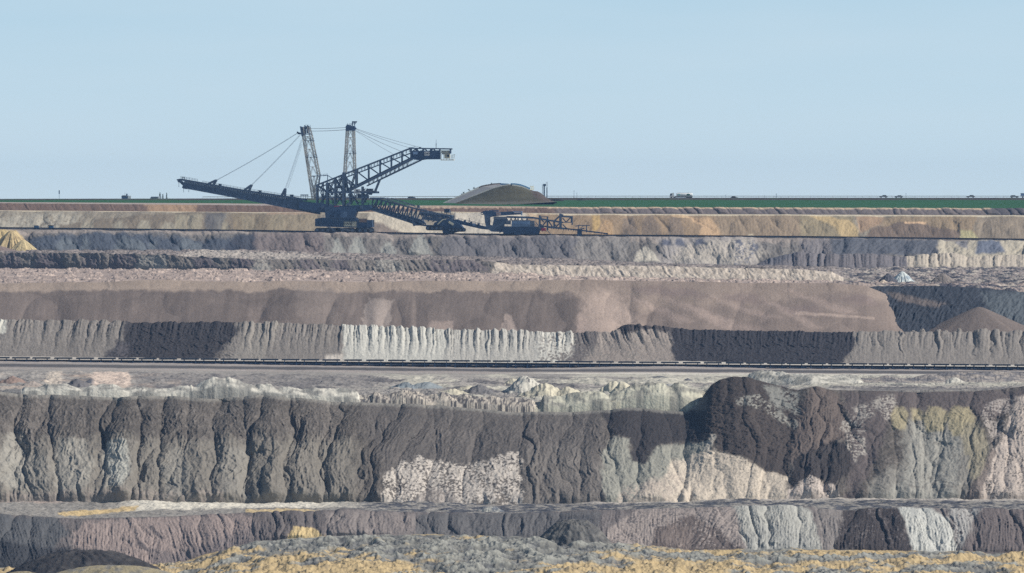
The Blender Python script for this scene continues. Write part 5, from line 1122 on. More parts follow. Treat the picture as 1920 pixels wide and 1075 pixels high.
    mb.bar(S(790, 394, -2.6), S(850, 408, -2.6), .8); mb.bar(S(782, 421, -2.6), S(815, 424, -2.6), .7); mb.bar(S(790, 394, 2.6), S(850, 408, 2.6), .8)
    for k in range(18): x = 700 + k * 5.4; mb.bar(S(x, 392 + (x - 692) * .3 - 11 + rnd.uniform(-3, 3), -1), S(x + rnd.uniform(-6, 9), 392 + (x - 692) * .3 - 1, 1), .35)
    br = mb.build('transfer_bridge', 'steel', root)
    mb = MB(); poly(mb, [(692, 386), (790, 412), (800, 420), (782, 421), (692, 393.5)], -1.6, 1.6); mb.build('belt_trough', 'navy', br)
    mb = MB(); mb.bar(S(719, 371.5, -3), S(776, 391.5, -3), .5); mb.bar(S(733, 371.8, 2.6), S(778, 386, 2.6), .4); mb.bar(S(740, 374, -1), S(780, 388, -1), 2.0, .2); railing(mb, S(722, 373, -3), S(790, 396, -3), 1.0, 1.4, .1); mb.build('belt_cover', 'hood', br)
    mb = MB(); rect(mb, 694, 370.5, 720, 373, -3, 3); mb.build('bridge_head', 'steel', br); mb = MB(); poly(mb, [(776, 418), (800, 424), (800, 425), (776, 421)], -3, 3)
    mb.build('walkway', 'steel', br); mb = MB(); mb.bar(S(728, 374, -2.8), S(734, 391, -2.8), .6); mb.build('brace', 'hood', br); mb = MB(); mb.bar(S(774, 411, -2.8), S(778, 424, -2.8), 1.0); mb.bar(S(776, 422.5, -2.8), S(800, 422.5, -2.8), .4); mb.bar(S(778, 413, -2.8), S(796, 420, -2.8), .6); mb.build('bridge_portal', 'steel', br)
    return root
rnd = random.Random(42)
spreader()

# ------------------------------------------------------------------ hopper wagon at the foot of the bridge
def hopper_wagon():
    Y0 = 2676.0; base = P(838, 438, Y0)
    root = empty('hopper_wagon', base, R(-4), 'dark crawler hopper wagon between the spreader bridge and the tripper car', 'mining machine')
    def S(px, py, d=0.0): v = P(px, py, Y0) - base; v.y = d; return v
    def rect(mb, x0, y0, x1, y1, d0, d1): mb.box(S(x0, y0, d0), S(x1, y1, d1)); return mb
    def poly(mb, pts, d0, d1): mb.prism([(S(x, y).x, S(x, y).z) for x, y in pts][::-1], d0, d1); return mb
    for x0, x1, z1, d in ((800, 833, 424, -6.5), (842, 875, 428, -6.5), (806, 836, 424, 3.5), (842, 872, 428, 3.5)): crawler(root, S(x0, 0).x, S(x1, 0).x, S(0, 432 if x0 < 840 else 434.5).z, S(0, z1).z, d, d + 3)
    mb = MB(); poly(mb, [(826, 413), (840, 410), (862, 419), (872, 431), (850, 437.5), (832, 437.5), (830, 428), (812, 426), (816, 418)], -5, 5); mb.build('hopper', 'navy', root)
    mb = MB(); mb.bar(S(822, 421, -5.4), S(832, 412, -5.4), .5); mb.bar(S(832, 412, -5.4), S(838, 411, -5.4), .4); mb.bar(S(843, 416, -5.4), S(852, 421.5, -5.4), .9); mb.build('chute_plate', 'cream', root)
    mb = MB()
    lattice(mb, S(788, 398), S(848, 405), S(795, 411), S(848, 417), 8, .4, (-4.5, 4.5), 'X', .6)
    for k in range(30):
        x = 785 + rnd.random() * 62; y = 394 + (x - 785) * .2 + rnd.random() * 18; mb.bar(S(x, y, rnd.uniform(-4, 4)), S(x + rnd.uniform(-4, 6), y + rnd.uniform(-5, 5), rnd.uniform(-4, 4)), rnd.uniform(.25, .5))
    for k in range(12):
        x = 790 + rnd.random() * 55; y = 398 + (x - 785) * .2 + rnd.random() * 8; a = S(x, y, rnd.uniform(-4.6, 2)); mb.box(a, a + Vector((rnd.uniform(.6, 2), 1.2, rnd.uniform(.5, 1.5))))
    mb.build('deck_frame', 'steel', root)
    mb = MB()
    for (a, b), (c, d_) in (((793, 400), (815, 402)), ((815, 403), (835, 405)), ((788, 394), (802, 397))): railing(mb, S(a, b, -4.7), S(c, d_, -4.7), 1.3, .8, .14)
    rect(mb, 783, 385, 788, 390, -4, -2); mb.build('handrail', 'hood', root)
    mb = MB(); rect(mb, 834, 393, 844, 399, -4, 0); rect(mb, 833, 392, 845, 393, -4.2, .2); cb = mb.build('control_cabin', 'navy', root)
    mb = MB(); rect(mb, 835.5, 394.2, 842.5, 396.4, -4.15, -4); mb.build('window', 'glass', cb)
    for x, y0, y1 in ((829.5, 396, 408), (854, 398.5, 411), (852, 402, 412), (846, 395, 408), (838, 399, 408)): mb = MB(); mb.bar(S(x, y0, -3), S(x, y1, -3), .28); mb.build('post', 'steel', root)
    mb = MB(); poly(mb, [(848, 412), (858, 411.5), (868, 415), (914, 425.5), (918, 431), (905, 430), (860, 420), (848, 418)], -1.8, 1.8)
    for x in (870, 882, 896): rect(mb, x, 415 + (x - 868) * .23 - 2.6, x + 4, 415 + (x - 868) * .23 + .6, -2.2, -.4)
    bt = mb.build('transfer_conveyor', 'navy', root)
    mb = MB(); rect(mb, 887, 419, 892, 423.4, -2.1, -1.8); mb.build('panel', 'blue', bt)
    mb = MB(); railing(mb, S(860, 413, -2), S(912, 425, -2), 1.0, 1.6, .12); mb.bar(S(880.5, 409, -1), S(880.5, 417, -1), .25); mb.build('handrail', 'steel', bt)
hopper_wagon()

# ------------------------------------------------------------------ tripper car straddling the upper conveyor
def tripper():
    Y0 = 2650.0; base = P(968, 443, Y0)
    root = empty('tripper_car', base, R(-3), 'tripper car with pale blue switch house, straddling the upper belt conveyor', 'mining machine')
    def S(px, py, d=0.0): v = P(px, py, Y0) - base; v.y = d; return v
    def rect(mb, x0, y0, x1, y1, d0, d1): mb.box(S(x0, y0, d0), S(x1, y1, d1)); return mb
    def poly(mb, pts, d0, d1): mb.prism([(S(x, y).x, S(x, y).z) for x, y in pts][::-1], d0, d1); return mb
    mb = MB(); poly(mb, [(906, 396), (912, 395), (930, 398), (962, 396.5), (964, 399.5), (978, 399.5), (978, 402.2), (940, 404.5), (926, 406), (918, 408), (906, 402)], -3, 3)
    rect(mb, 917, 394.5, 935, 396.8, -2, 2); mb.bar(S(901, 400), S(909, 396.5), .5); mb.bar(S(902, 402.5), S(908, 402), .4); mb.bar(S(952, 396.5), S(952, 393.5), .3); gb = mb.build('discharge_boom', 'navy', root)
    mb = MB(); rect(mb, 963, 396.6, 979, 398.6, -3.2, 3.2); rect(mb, 977.3, 397, 979.8, 404, -3.3, -2.6); mb.build('boom_roof', 'blue', gb)
    mb = MB(); rect(mb, 931.3, 398.8, 939, 404, -3.3, -3); sb = mb.build('number_board', 'pinkish', gb); lettering('lettering', '740', .95, 'brown', sb, S(935.1, 401.4, -3.36))
    mb = MB(); poly(mb, [(908, 400), (919, 406), (918.5, 422), (924, 423), (926, 414), (928, 406), (948, 407), (952, 412), (950, 421), (945.5, 421), (944.5, 435.5), (922, 434.5), (913, 428), (910, 418)], -3.2, 3.2); mb.build('leg_frame', 'steel', root)
    mb = MB(); rect(mb, 926, 406.5, 950, 411, -3.5, -3.2); rect(mb, 944, 421.5, 945, 435.5, -3.6, -3.2); mb.build('side_panel', 'hood', root)
    mb = MB(); poly(mb, [(945, 424.5), (1018, 425), (1022, 431), (1012, 433), (1010, 440), (945, 441), (944, 434), (936, 437), (944, 428)], -4.5, 4.5); ch = mb.build('chassis', 'navy', root)
    for x0, x1 in ((932, 968), (976, 1010)):
        mb = MB(); poly(mb, [(x0, 443.5), (x0 + 3, 438.5), (x1 - 3, 438.5), (x1, 443.5)], -4.8, -3.2); poly(mb, [(x0, 443.5), (x0 + 3, 438.5), (x1 - 3, 438.5), (x1, 443.5)], 3.2, 4.8)
        for k in range(6): x = x0 + 3.5 + k * (x1 - x0 - 7) / 5; mb.tube(S(x, 442.5, -5), S(x, 442.5, -3), .45, 10)
        mb.box(S(x0 + 6, 441, -4), S(x1 - 6, 439, 4)); mb.build('rail_bogie', 'track', root)
    mb = MB(); rect(mb, 960.3, 414, 994.5, 425, -5.2, -1.5); eh = mb.build('switch_house', 'blue', root)
    mb = MB(); rect(mb, 959.5, 413, 995.5, 414.0, -5.5, -1.2); mb.build('roof', 'hood', eh)
    mb = MB(); rect(mb, 950, 413.5, 958.5, 421, -5, -2); mb.build('switch_cubicle', 'hood', root); mb = MB(); rect(mb, 995, 414, 1003, 425.5, -4.6, -2); mb.build('switch_cubicle', 'hood', root)
    mb = MB(); railing(mb, S(946, 425, -5.3), S(1012, 425.3, -5.3), 1.2, 1.6, .12)
    for x in (956, 964, 969, 976, 986): mb.bar(S(x, 406, 1), S(x + 4, 414, 1), .4); mb.bar(S(x + 5, 406, -1), S(x, 414, -1), .35)
    mb.bar(S(950, 407, -2), S(1000, 408.5, -2), .9); mb.bar(S(950, 407, 2), S(1000, 408.5, 2), .9)
    mb.build('pipework', 'steel', root)
    mb = MB()
    for d in (-2.2, 2.2):
        for (x0, y0), (x1, y1), w in (((1000, 408.5), (1055, 417.5), .75), ((1012, 404), (1012, 425), .7), ((1026.6, 406), (1026.6, 432), .6), ((1039, 415), (1039, 428), .6), ((1051, 401), (1051, 428), 1.0), ((1040, 414), (1051, 404), .6), ((1051, 406), (1074, 407), .75), ((1055, 409), (1061.5, 417), .35), ((1061.5, 417), (1070, 408), .35),
                                      ((1051, 417), (1073, 417.3), .35), ((1073, 407), (1073, 422), .3), ((1071, 408), (1071, 418), .3), ((1016, 425), (1026, 413), .45), ((1028, 414), (1036, 426), .45), ((1041, 427), (1051, 417), .4), ((1013, 410), (1020, 417), .35), ((1055, 421), (1062, 428), .35), ((1012, 407), (1027, 406.5), .35), ((1026, 426), (1060, 429), .8)):
            mb.bar(S(x0, y0, d), S(x1, y1, d), w)
    for x, y in ((1012, 410), (1026.6, 412.5), (1039, 415), (1051, 404), (1051, 417), (1073, 407), (1073, 417), (1026.6, 426), (1051, 427)): mb.bar(S(x, y, -2.2), S(x, y, 2.2), .4)
    rect(mb, 1012, 407, 1016, 410.5, -2.4, -1.5); rect(mb, 1050, 402, 1056, 406.5, -2.4, 2.4); rect(mb, 1014, 420.5, 1016.5, 425, -2.4, -1); rect(mb, 1040, 421, 1043, 424, -2.4, -1); rect(mb, 1072, 419, 1074.5, 422, -2.4, -1); mb.build('tail_truss', 'steel', root)
    mb = MB(); pts = [(1018, 424.5), (1060, 429), (1095, 433), (1140, 438.8)]
    for p, q in zip(pts[:-1], pts[1:]):
        for d in (-1.5, 1.5): mb.bar(S(p[0], p[1], d), S(q[0], q[1], d), .5)
    for x in np.arange(1034, 1082, 4.6): y = 424.5 + (x - 1018) * .11; mb.bar(S(x, y, -1.5), S(x, y + 3.2, -1.5), .28)
    cv = mb.build('rising_conveyor', 'navy', root)
    mb = MB()
    for p, q in zip(pts[:-1], pts[1:]): mb.bar(S(p[0], p[1] - .9), S(q[0], q[1] - .9), 2.4, .25)
    mb.build('belt', 'belt', cv)
    mb = MB(); rect(mb, 1016, 427.6, 1024, 433.2, -5.0, -3.0); o = mb.build('cable_box', 'red', root); o['label'] = 'dark red box'
    mb = MB(); mb.bar(S(1005, 416, -4.5), S(1018, 434.5, -4.5), .9, .3); mb.bar(S(1026, 431, -4.5), S(1035, 441, -4.5), .9, .3); mb.bar(S(1001, 424, -4.5), S(1026, 434, -4.5), .3); mb.build('stair', 'hood', root)
    mb = MB(); rect(mb, 1082.6, 430.5, 1091, 442.5, -1.6, 1.6); rect(mb, 1082, 429.7, 1091.6, 430.6, -1.9, 1.9); mb.build('tail_cabin', 'navy', root)
    mb = MB(); mb.bar(S(1079, 424.5), S(1088, 422.5), .45); mb.bar(S(1088, 423), S(1106, 423.2), .4); mb.bar(S(1084.5, 423), S(1084.5, 431), .4); mb.bar(S(1100, 423), S(1100, 436), .45); mb.bar(S(1086, 430), S(1094, 424), .25); rect(mb, 1090, 428, 1096, 430, -1, 1); mb.build('tail_frame', 'steel', root)
tripper()
# ------------------------------------------------------------------ belt conveyors
def lower_conveyor():
    Y0 = 1722.0; mpx = Y0 / FPX
    row = lambda x: np.interp(x, [-150, 0, 960, 1920, 2070], [681.6, 682.2, 688.8, 696.2, 697.4])
    root = empty('belt_conveyor', P(960, row(960), Y0), 0, 'long dark belt conveyor with short grey rain hoods, crossing the pit below the fluted bank', 'conveyor')
    b0 = root.location.copy()
    S = lambda x, up, d=0.0: P(x, float(row(x)), Y0) - b0 + Vector((0, d, up))
    xs = np.linspace(-320, 2240, 46)
    def strip(z0, z1, d0, d1, name, mat):
        mb = MB()
        for a, b in zip(xs[:-1], xs[1:]):
            A, B = S(a, 0), S(b, 0)
            mb.add([A + Vector((0, d, z)) for d, z in ((d0, z0), (d1, z0), (d1, z1), (d0, z1))] + [B + Vector((0, d, z)) for d, z in ((d0, z0), (d1, z0), (d1, z1), (d0, z1))], [(0, 4, 5, 1), (1, 5, 6, 2), (2, 6, 7, 3), (3, 7, 4, 0)])
        return mb.build(name, mat, root)
    strip(.58, 1.26, -1.3, 1.3, 'carrying_belt', 'belt'); strip(.24, .44, -1.1, 1.1, 'return_belt', 'belt')
    strip(.66, .78, -1.5, -1.36, 'stringer', 'navy'); strip(-.10, .30, -1.5, -1.3, 'ground_beam', 'belt'); strip(.66, .78, 1.36, 1.5, 'stringer', 'navy')
    r2 = random.Random(3); x = -310; n = 0; hood = frame = None
    while x < 2230:
        c = S(x, 0)
        if hood is None:
            mb = MB(); L = 33 * mpx / 2; mb.prism([(-L, 1.62), (-L, 1.95), (L, 1.95), (L, 1.62)], -1.5, 1.5)
            mb.prism([(-L + .1, 1.95), (-L + .1, 2.03), (L - .1, 2.03), (L - .1, 1.95)], -.9, .9)
            for px_ in (-11 * mpx, 11 * mpx):
                for d in (-1.35, 1.35): mb.bar((px_, d, 1.1), (px_, d, 1.64), .16)
            hood = h = mb.build('rain_hood', 'hood_dark', root)
            mb = MB()
            for px_ in (-11 * mpx, 11 * mpx):
                for d in (-1.45, 1.45): mb.bar((px_, d, -.35), (px_, d, 1.1), .24); mb.bar((px_ - .35, d, -.1), (px_ + .35, d, -.1), .3)
                mb.bar((px_, -1.45, .6), (px_, 1.45, .6), .2)
            mb.bar((-13 * mpx, -1.4, .52), (20 * mpx, -1.4, .52), .1)
            for px_ in (-7.5, -3.7, 0, 3.7, 7.5, 15, 19):
                mb.bar((px_ * mpx, -1.4, .3), (px_ * mpx, -1.4, .75), .1)
            frame = fr = mb.build('support_frame', 'navy', root)
        else:
            h = hood.copy(); col_main.objects.link(h); h.parent = root
            fr = frame.copy(); col_main.objects.link(fr); fr.parent = root
        h.location = c; fr.location = c; n += 1
        x += r2.choice((37.0, 38.2, 39.4, 41.0))
lower_conveyor()
def upper_conveyor():
    Y0 = 2652.0
    row = lambda x: HY + (np.interp(x, [p for p, _ in B2_BASE], [q for _, q in B2_BASE]) - HY) * 1.035 + .1
    root = empty('belt_conveyor', P(960, float(row(960)), Y0), 0, 'thin dark belt conveyor along the upper bench, passing in front of the spreader', 'conveyor')
    b0 = root.location.copy()
    S = lambda x, up, d=0.0: P(x, float(row(x)), Y0) - b0 + Vector((0, d, up))
    xs = np.linspace(-320, 2240, 68)
    for z0, z1, d0, d1, name, mat in ((.38, 1.0, -1.1, 1.1, 'carrying_belt', 'belt'), (.06, .30, -1, 1, 'return_belt', 'belt'), (.40, .52, -1.3, -1.15, 'stringer', 'navy'), (-.3, .06, -1.25, -1.1, 'ground_beam', 'navy')):
        mb = MB()
        for a, b in zip(xs[:-1], xs[1:]):
            A, B = S(a, 0), S(b, 0)
            mb.add([A + Vector((0, d, z)) for d, z in ((d0, z0), (d1, z0), (d1, z1), (d0, z1))] + [B + Vector((0, d, z)) for d, z in ((d0, z0), (d1, z0), (d1, z1), (d0, z1))], [(0, 4, 5, 1), (1, 5, 6, 2), (2, 6, 7, 3), (3, 7, 4, 0)])
        mb.build(name, mat, root)
    first = None; lamp = None
    for k in range(100):
        x = -312 + k * 25.6; c = S(x, 0)
        if first is None:
            mb = MB()
            for d in (-1.2, 1.2): mb.bar((0, d, -.4), (0, d, .8), .3)
            mb.bar((0, -1.2, .3), (0, 1.2, .3), .2); first = o = mb.build('support_frame', 'navy', root)
            mb = MB(); mb.bar((0, -1.5, -.3), (0, -1.5, 1.35), .16); lamp = l = mb.build('post', 'hood', root)
        else:
            o = first.copy(); col_main.objects.link(o); o.parent = root; l = lamp.copy(); col_main.objects.link(l); l.parent = root
        o.location = c; l.location = S(x + 6, 0)
upper_conveyor()
# two service cabins standing behind the upper conveyor on the left
for px, lab in ((68.5, 'small blue service cabin with pale roof behind the upper conveyor, the left one of two'), (96, 'small blue service cabin with dark roof behind the upper conveyor, the right one of two')):
    Y0 = 2668.0; c = P(px, 430.6, Y0); root = empty('service_cabin', c, R(-8), lab, 'cabin', 'service cabins by the upper conveyor')
    mb = MB(); mb.box((-1.0, -1.1, .3), (1.0, 1.1, 1.75)); b = mb.build('body', 'navy', root)
    mb = MB(); mb.box((-.8, -1.14, .9), (.75, -1.1, 1.5)); mb.build('window', 'rail_blue', b)
    mb = MB(); mb.box((-1.25, -1.3, 1.75), (1.15, 1.3, 1.98)); mb.build('roof', 'concrete' if px < 80 else 'track', root)
    mb = MB()
    for x in (-.8, .8):
        for y in (-1, 1): mb.tube((x, y - .15, .25), (x, y + .15, .25), .3, 10)
    mb.build('skid', 'tyre', root)

# ------------------------------------------------------------------ the hill with its ramp and bridge
Y_H = 2930.0
near = [(848, 383.2), (890, 367.5), (925, 353.8), (945, 348.8), (957, 347.0), (966, 347.4), (978, 350), (990, 354.5), (1000, 358), (1008, 359), (1014, 362), (1022, 369), (1032, 376), (1042, 378.6)]
def hill():
    c = np.linspace(843, 1044, 240); nr = 70
    t = np.linspace(0, 1, nr)[:, None]; px = np.repeat(c[None], nr, 0)
    bs = np.interp(c, [843, 860, 900, 950, 1000, 1044], [384.0, 385.2, 386, 385, 381.5, 378.8]); tp = np.interp(c, [p for p, _ in near], [q for _, q in near])
    tp = np.minimum(tp, bs - .3)
    py = bs + (tp - bs) * np.sin(t * np.pi / 2) ** .9
    Y = Y_H - 34 + 34 * t + 0 * px; X = (px - CX) * Y / FPX; Z = -(py - HY) * Y / FPX
    Z = Z + .25 * fbm(X / 5, Y / 5, 4, 3) * np.sin(t * np.pi)
    C = np.zeros(X.shape + (3,)); C += lin((79, 77, 64))
    C *= (1 + .3 * fbm(X / 10, (Y + Z * 2) / 10, 4, 5) + .25 * fbm(X / 1.2, (Z + Y) / 1.2, 3, 6))[..., None]
    paint(C, px, py, [(992, 352), (1060, 352), (1060, 384), (1030, 380), (1004, 372)], (84, 74, 70), 3, 3, .9)
    paint(C, px, py, [(850, 386), (870, 380), (1000, 378), (1050, 376), (1050, 390), (850, 390)], (110, 108, 104), 2, 3, .6)
    q = np.linspace(0, 1, 14)[1:, None]; Yb = Y[-1] + 40 * q; zb = Z[-1] + (-4.6 - Z[-1]) * sm(0, 1, q); Xb = (c - CX)[None] * Yb / FPX; Cb = np.repeat(C[-1][None], 13, 0)
    return sheet('hill', np.concatenate([X, Xb]), np.concatenate([Y, Yb]), np.concatenate([Z, zb]), np.concatenate([C, Cb]))
hill()
def ramp():
    far = [(830, 382.2), (868, 365.5), (904, 350.2), (925, 346.4), (942, 345.4), (958, 345.6)]
    ne = [(851, 383.6), (890, 367.0), (925, 353.2), (945, 348.2), (952, 347.2), (962, 346.6)]
    c0 = P(900, 384, Y_H); root = empty('footbridge', c0, 0, 'concrete ramp and arched footbridge with blue parapets over the green hill', 'bridge')
    F_ = [P(x, y, Y_H + 6) - c0 for x, y in far]; N_ = [P(x, y, Y_H - 1) - c0 for x, y in ne]
    def dens(L, k=6): return [L[i].lerp(L[i + 1], j / k) for i in range(len(L) - 1) for j in range(k)] + [L[-1]]
    F_, N_ = dens(F_), dens(N_)
    mb = MB(); n = len(F_)
    mb.add(F_ + N_ + [v + Vector((0, 0, -2.2)) for v in F_] + [v + Vector((0, 0, -2.2)) for v in N_], [(i, n + i, n + i + 1, i + 1) for i in range(n - 1)] + [(n + i, 3 * n + i, 3 * n + i + 1, n + i + 1) for i in range(n - 1)] + [(2 * n + i, i, i + 1, 2 * n + i + 1) for i in range(n - 1)])
    mb.build('ramp', 'asphalt', root)
    for L, h, rng_ in ((N_, .28, (0, n - 1)), (F_, .3, (0, 11))):
        mb = MB()
        for i in range(*rng_): mb.bar(L[i] + Vector((0, 0, h / 2)), L[i + 1] + Vector((0, 0, h / 2)), .5, h + .25)
        mb.build('kerb', 'kerb', root)
    mb = MB()
    for i in range(10, n - 8): mb.bar(F_[i] + Vector((0, 0, .2)), F_[i + 1] + Vector((0, 0, .2)), .4, .8)
    mb.build('retaining_wall', 'brown', root)
    deck = [(960, 347.2), (968, 348.0), (978, 350), (986, 353), (994, 357.2)]; par = [(957.5, 345.2), (966, 345.6), (975, 346.8), (984, 350), (994, 354.2)]
    D = dens([P(x, y, Y_H - 3) - c0 for x, y in deck], 4); Q = dens([P(x, y, Y_H - 3.2) - c0 for x, y in par], 4)
    mb = MB()
    for a, b in zip(D[:-1], D[1:]): mb.bar(a, b, 8, .75)
    mb.build('deck', 'kerb', root)
    for off in (0, 7):
        mb = MB()
        for a, b in zip(Q[:-1], Q[1:]): mb.bar(a + Vector((0, off, 0)), b + Vector((0, off, 0)), .25, .85)
        mb.build('parapet', 'rail_blue', root)
    mb = MB(); a = P(937.5, 345.2, Y_H + 2) - c0; b = P(954, 346, Y_H + 2) - c0; mb.bar(a, b, .25, .75); mb.build('parapet', 'rail_blue', root)
    mb = MB(); a = P(991.5, 358.8, Y_H - 5) - c0; mb.tube(a + Vector((0, 0, 0)), a + Vector((0, 6, 0)), .72, 14); mb.build('abutment', 'kerb', root)
    mb = MB(); mb.prism([(v.x, v.z) for v in [P(x, y, Y_H - 3) - c0 for x, y in ((969, 349.5), (978, 351.5), (988, 355.5), (988, 358.5), (980, 356), (972, 352.5))]][::-1], (P(0, 0, Y_H - 3) - c0).y, (P(0, 0, Y_H) - c0).y); mb.build('under_deck_shade', 'glass', root)  # dark block put in for the shade below the deck
ramp()
for px, lab in ((995.5, 'left yellowish ring of the pair at the end of the footbridge'), (999.3, 'right yellowish ring of the pair at the end of the footbridge')):
    c = P(px, 356.8, Y_H - 2); mb = MB(); n = 22
    for k in range(n):
        a0, a1 = 2 * math.pi * k / n, 2 * math.pi * (k + 1) / n
        f = lambda a: (math.cos(a) * .42, math.sin(a) * .5 * 1.0, 1.05 + math.sin(a) * 1.05)
        mb.bar(f(a0), f(a1), .16)
    o = mb.build('steel_ring', 'yellow'); o.location = c; tag(o, lab, 'sculpture', 'rings on the hill')
rs = random.Random(8)
def leaf_cloud(name, mat, parent, centre, rx, ry, rz, n, size, seed, shape='egg'):
    r = random.Random(seed); mb = MB()
    lumps = [(r.uniform(-.5, .5), r.uniform(-.5, .5), r.uniform(-.6, .7), r.uniform(.3, .55)) for _ in range(7)]
    while n > 0:
        l = r.choice(lumps); x = l[0] + r.gauss(0, l[3] * .6); y = l[1] + r.gauss(0, l[3] * .6); z = l[2] + r.gauss(0, l[3] * .6)
        if shape == 'poplar':
            z = r.uniform(-1, 1.0); w = math.sqrt(max(0, 1 - z * z)) * (1 - .35 * (z + 1) / 2); x = r.gauss(0, .45) * w; y = r.gauss(0, .45) * w
        p = Vector((centre[0] + x * rx, centre[1] + y * ry, centre[2] + z * rz)); s = size * r.uniform(.6, 1.3)
        a = Vector((r.gauss(0, 1), r.gauss(0, 1), r.gauss(0, 1))).normalized(); b = a.orthogonal().normalized(); c = a.cross(b)
        mb.add([p + b * s, p + c * s * .7, p - b * s, p - c * s * .7], [(0, 1, 2, 3)]); n -= 1
    return mb.build(name, mat, parent)
for k, (px, py, h) in enumerate([(869, 364, 5), (880, 359.5, 6), (889, 356, 7), (866, 366, 4), (912, 348.5, 3), (921, 346, 4), (926, 346.6, 2.5)]):
    c = P(px, py + .8, Y_H + 10); m_ = Y_H / FPX
    root = empty('shrub', c, 0, 'bare scrubby bush on the skyline beside the upper edge of the hill ramp', 'shrub', 'scrub along the hill ramp')
    mb = MB()
    for j in range(4): mb.tube((0, 0, -1.5), (rs.uniform(-.4, .4), rs.uniform(-.4, .4), h * m_ * .6), .05, 5, .02)
    mb.build('stem', 'bark', root); leaf_cloud('foliage', 'scrub', root, (0, 0, h * m_ * .55), h * m_ * .5, .6, h * m_ * .4, 60, .16, k)
def tower():
    Y0 = 2990.0; c = P(1021, 373, Y0); m_ = Y0 / FPX
    root = empty('lookout_tower', c, 0, 'slim two column steel tower with caged ladder right of the hill', 'tower')
    X = lambda px: (px - 1021) * m_
    Zz = lambda py: (373 - py) * m_
    mb = MB(); mb.box((X(1019.4), -.5, 0), (X(1021.6), .5, Zz(345.6))); mb.build('column', 'navy', root)
    mb = MB(); mb.box((X(1024.6), -.5, 0), (X(1026.4), .5, Zz(352))); mb.build('column', 'navy', root)
    mb = MB()
    for x in (1016.6, 1018.6): mb.bar((X(x), -.6, 0), (X(x), -.6, Zz(345)), .09)
    for k in range(26): z = k * Zz(346) / 26; mb.bar((X(1016.6), -.6, z), (X(1018.6), -.6, z), .07); mb.bar((X(1016.6), -.6, z), (X(1018.6), -.6, z + .3), .05)
    mb.build('ladder', 'hood', root)
    mb = MB(); mb.box((X(1018.5), -.9, Zz(349)), (X(1023.6), .9, Zz(345.2))); mb.build('head', 'navy', root)
    mb = MB()
    for x in (1024, 1026.6): mb.bar((X(x), 0, Zz(352)), (X(x), 0, Zz(341)), .1)
    for k in range(8): z = Zz(352) + k * (Zz(341) - Zz(352)) / 8; mb.bar((X(1024), 0, z), (X(1026.6), 0, z + .25), .06)
    mb.build('aerial', 'hood', root)
tower()
heap('dark_spoil_heap', 1043, 379.4, 3030, 40, 7.2, (44, 44, 46), None, .8, 90, .1, flute=.08, p=1.7, top=.3)
heap('dark_spoil_heap', 1090, 374.4, 3055, 16, 2.0, (60, 60, 60), None, .8, 91, .1, flute=.08, p=1.7, top=.3)
def path():
    a = [(930, 387.0), (980, 383.4), (1026, 378.9)]; mb = MB(); pts = []
    for (x0, y0), (x1, y1), Y_, Y2 in ((a[0], a[1], 2860, 2935), (a[1], a[2], 2935, 3030)):
        for k in range(12):
            t = k / 12; pts.append((x0 + (x1 - x0) * t, Y_ + (Y2 - Y_) * t))
    v = []
    for x, Y_ in pts:
        t = np.clip((Y_ - 2797) / (3070 - 2797), 0, 1); tt = t * t * (3 - 2 * t) * .35 + .65 * t
        rim = np.interp(x, [p for p, _ in B1_TOP], [q for _, q in B1_TOP]); z0 = -(rim + .5 - HY) * 2797 / FPX; z1 = -(375.5 - HY) * 3070 / FPX
        z = z0 + (z1 - z0) * tt + .16
        for d in (-4, 4): v.append(((x - CX) * Y_ / FPX, Y_ + d, z))
    n = len(pts); mb.add(v, [(2 * i, 2 * i + 2, 2 * i + 3, 2 * i + 1) for i in range(n - 1)])
    o = mb.build('field_path', 'concrete'); o['kind'] = 'structure'
path()

# ------------------------------------------------------------------ on and along the road
Y_RD = 3084.0; MR = Y_RD / FPX
zrd = lambda px: -.30 - float(np.interp(px, [-600, 0, 500, 900, 1050, 2520], [.62, .62, .35, .1, 0, 0]))
def car(px, mat, label, sink=0.0, flip=1, estate=False):
    root = empty('car', ((px - CX) * MR, Y_RD, zrd(px) + .02 - sink), 0 if flip > 0 else math.pi, label, 'car', 'cars on the road')
    side = [(-2.2, .35), (-2.22, .75), (-2.1, .95), (-1.75 if not estate else -2.05, 1.0)] + ([(-1.3, 1.42), (.2, 1.46)] if not estate else [(-1.95, 1.42), (.2, 1.48)]) + [(.95, 1.0), (1.9, .86), (2.2, .65), (2.22, .35)]
    mb = MB(); mb.prism(side[::-1], -.86, .86); b = mb.build('body', mat, root)
    win = ([(-1.55, 1.02), (-1.2, 1.36), (.15, 1.39), (.75, 1.02)] if not estate else [(-1.9, 1.02), (-1.8, 1.36), (.15, 1.4), (.75, 1.02)])
    mb = MB(); mb.prism(win[::-1], -.885, .885); mb.build('window', 'glass', b)
    for x in (-1.35, 1.35):
        for y in (-.9, .72): mb = MB(); mb.tube((x, y, .32), (x, y + .18, .32), .33, 12); mb.build('wheel', 'tyre', root)
car(772, 'car_a', 'low dark blue car seen just above the guard rail, above the spreader bridge', .45)
car(1377, 'car_c', 'dark car almost hidden by the road bank, right of the white tanker lorry', .75)
car(1656.5, 'car_a', 'dark blue hatchback car on the road, first of two driving close together', 0, -1)
car(1685, 'car_b', 'pale grey blue car on the road, close behind the dark blue hatchback', .1, -1)
car(1820, 'car_c', 'nearly black car alone on the road, near the right side of the skyline', 0, -1)
car(1902, 'car_b', 'grey estate car on the road just left of the box van', .1, 1, True)
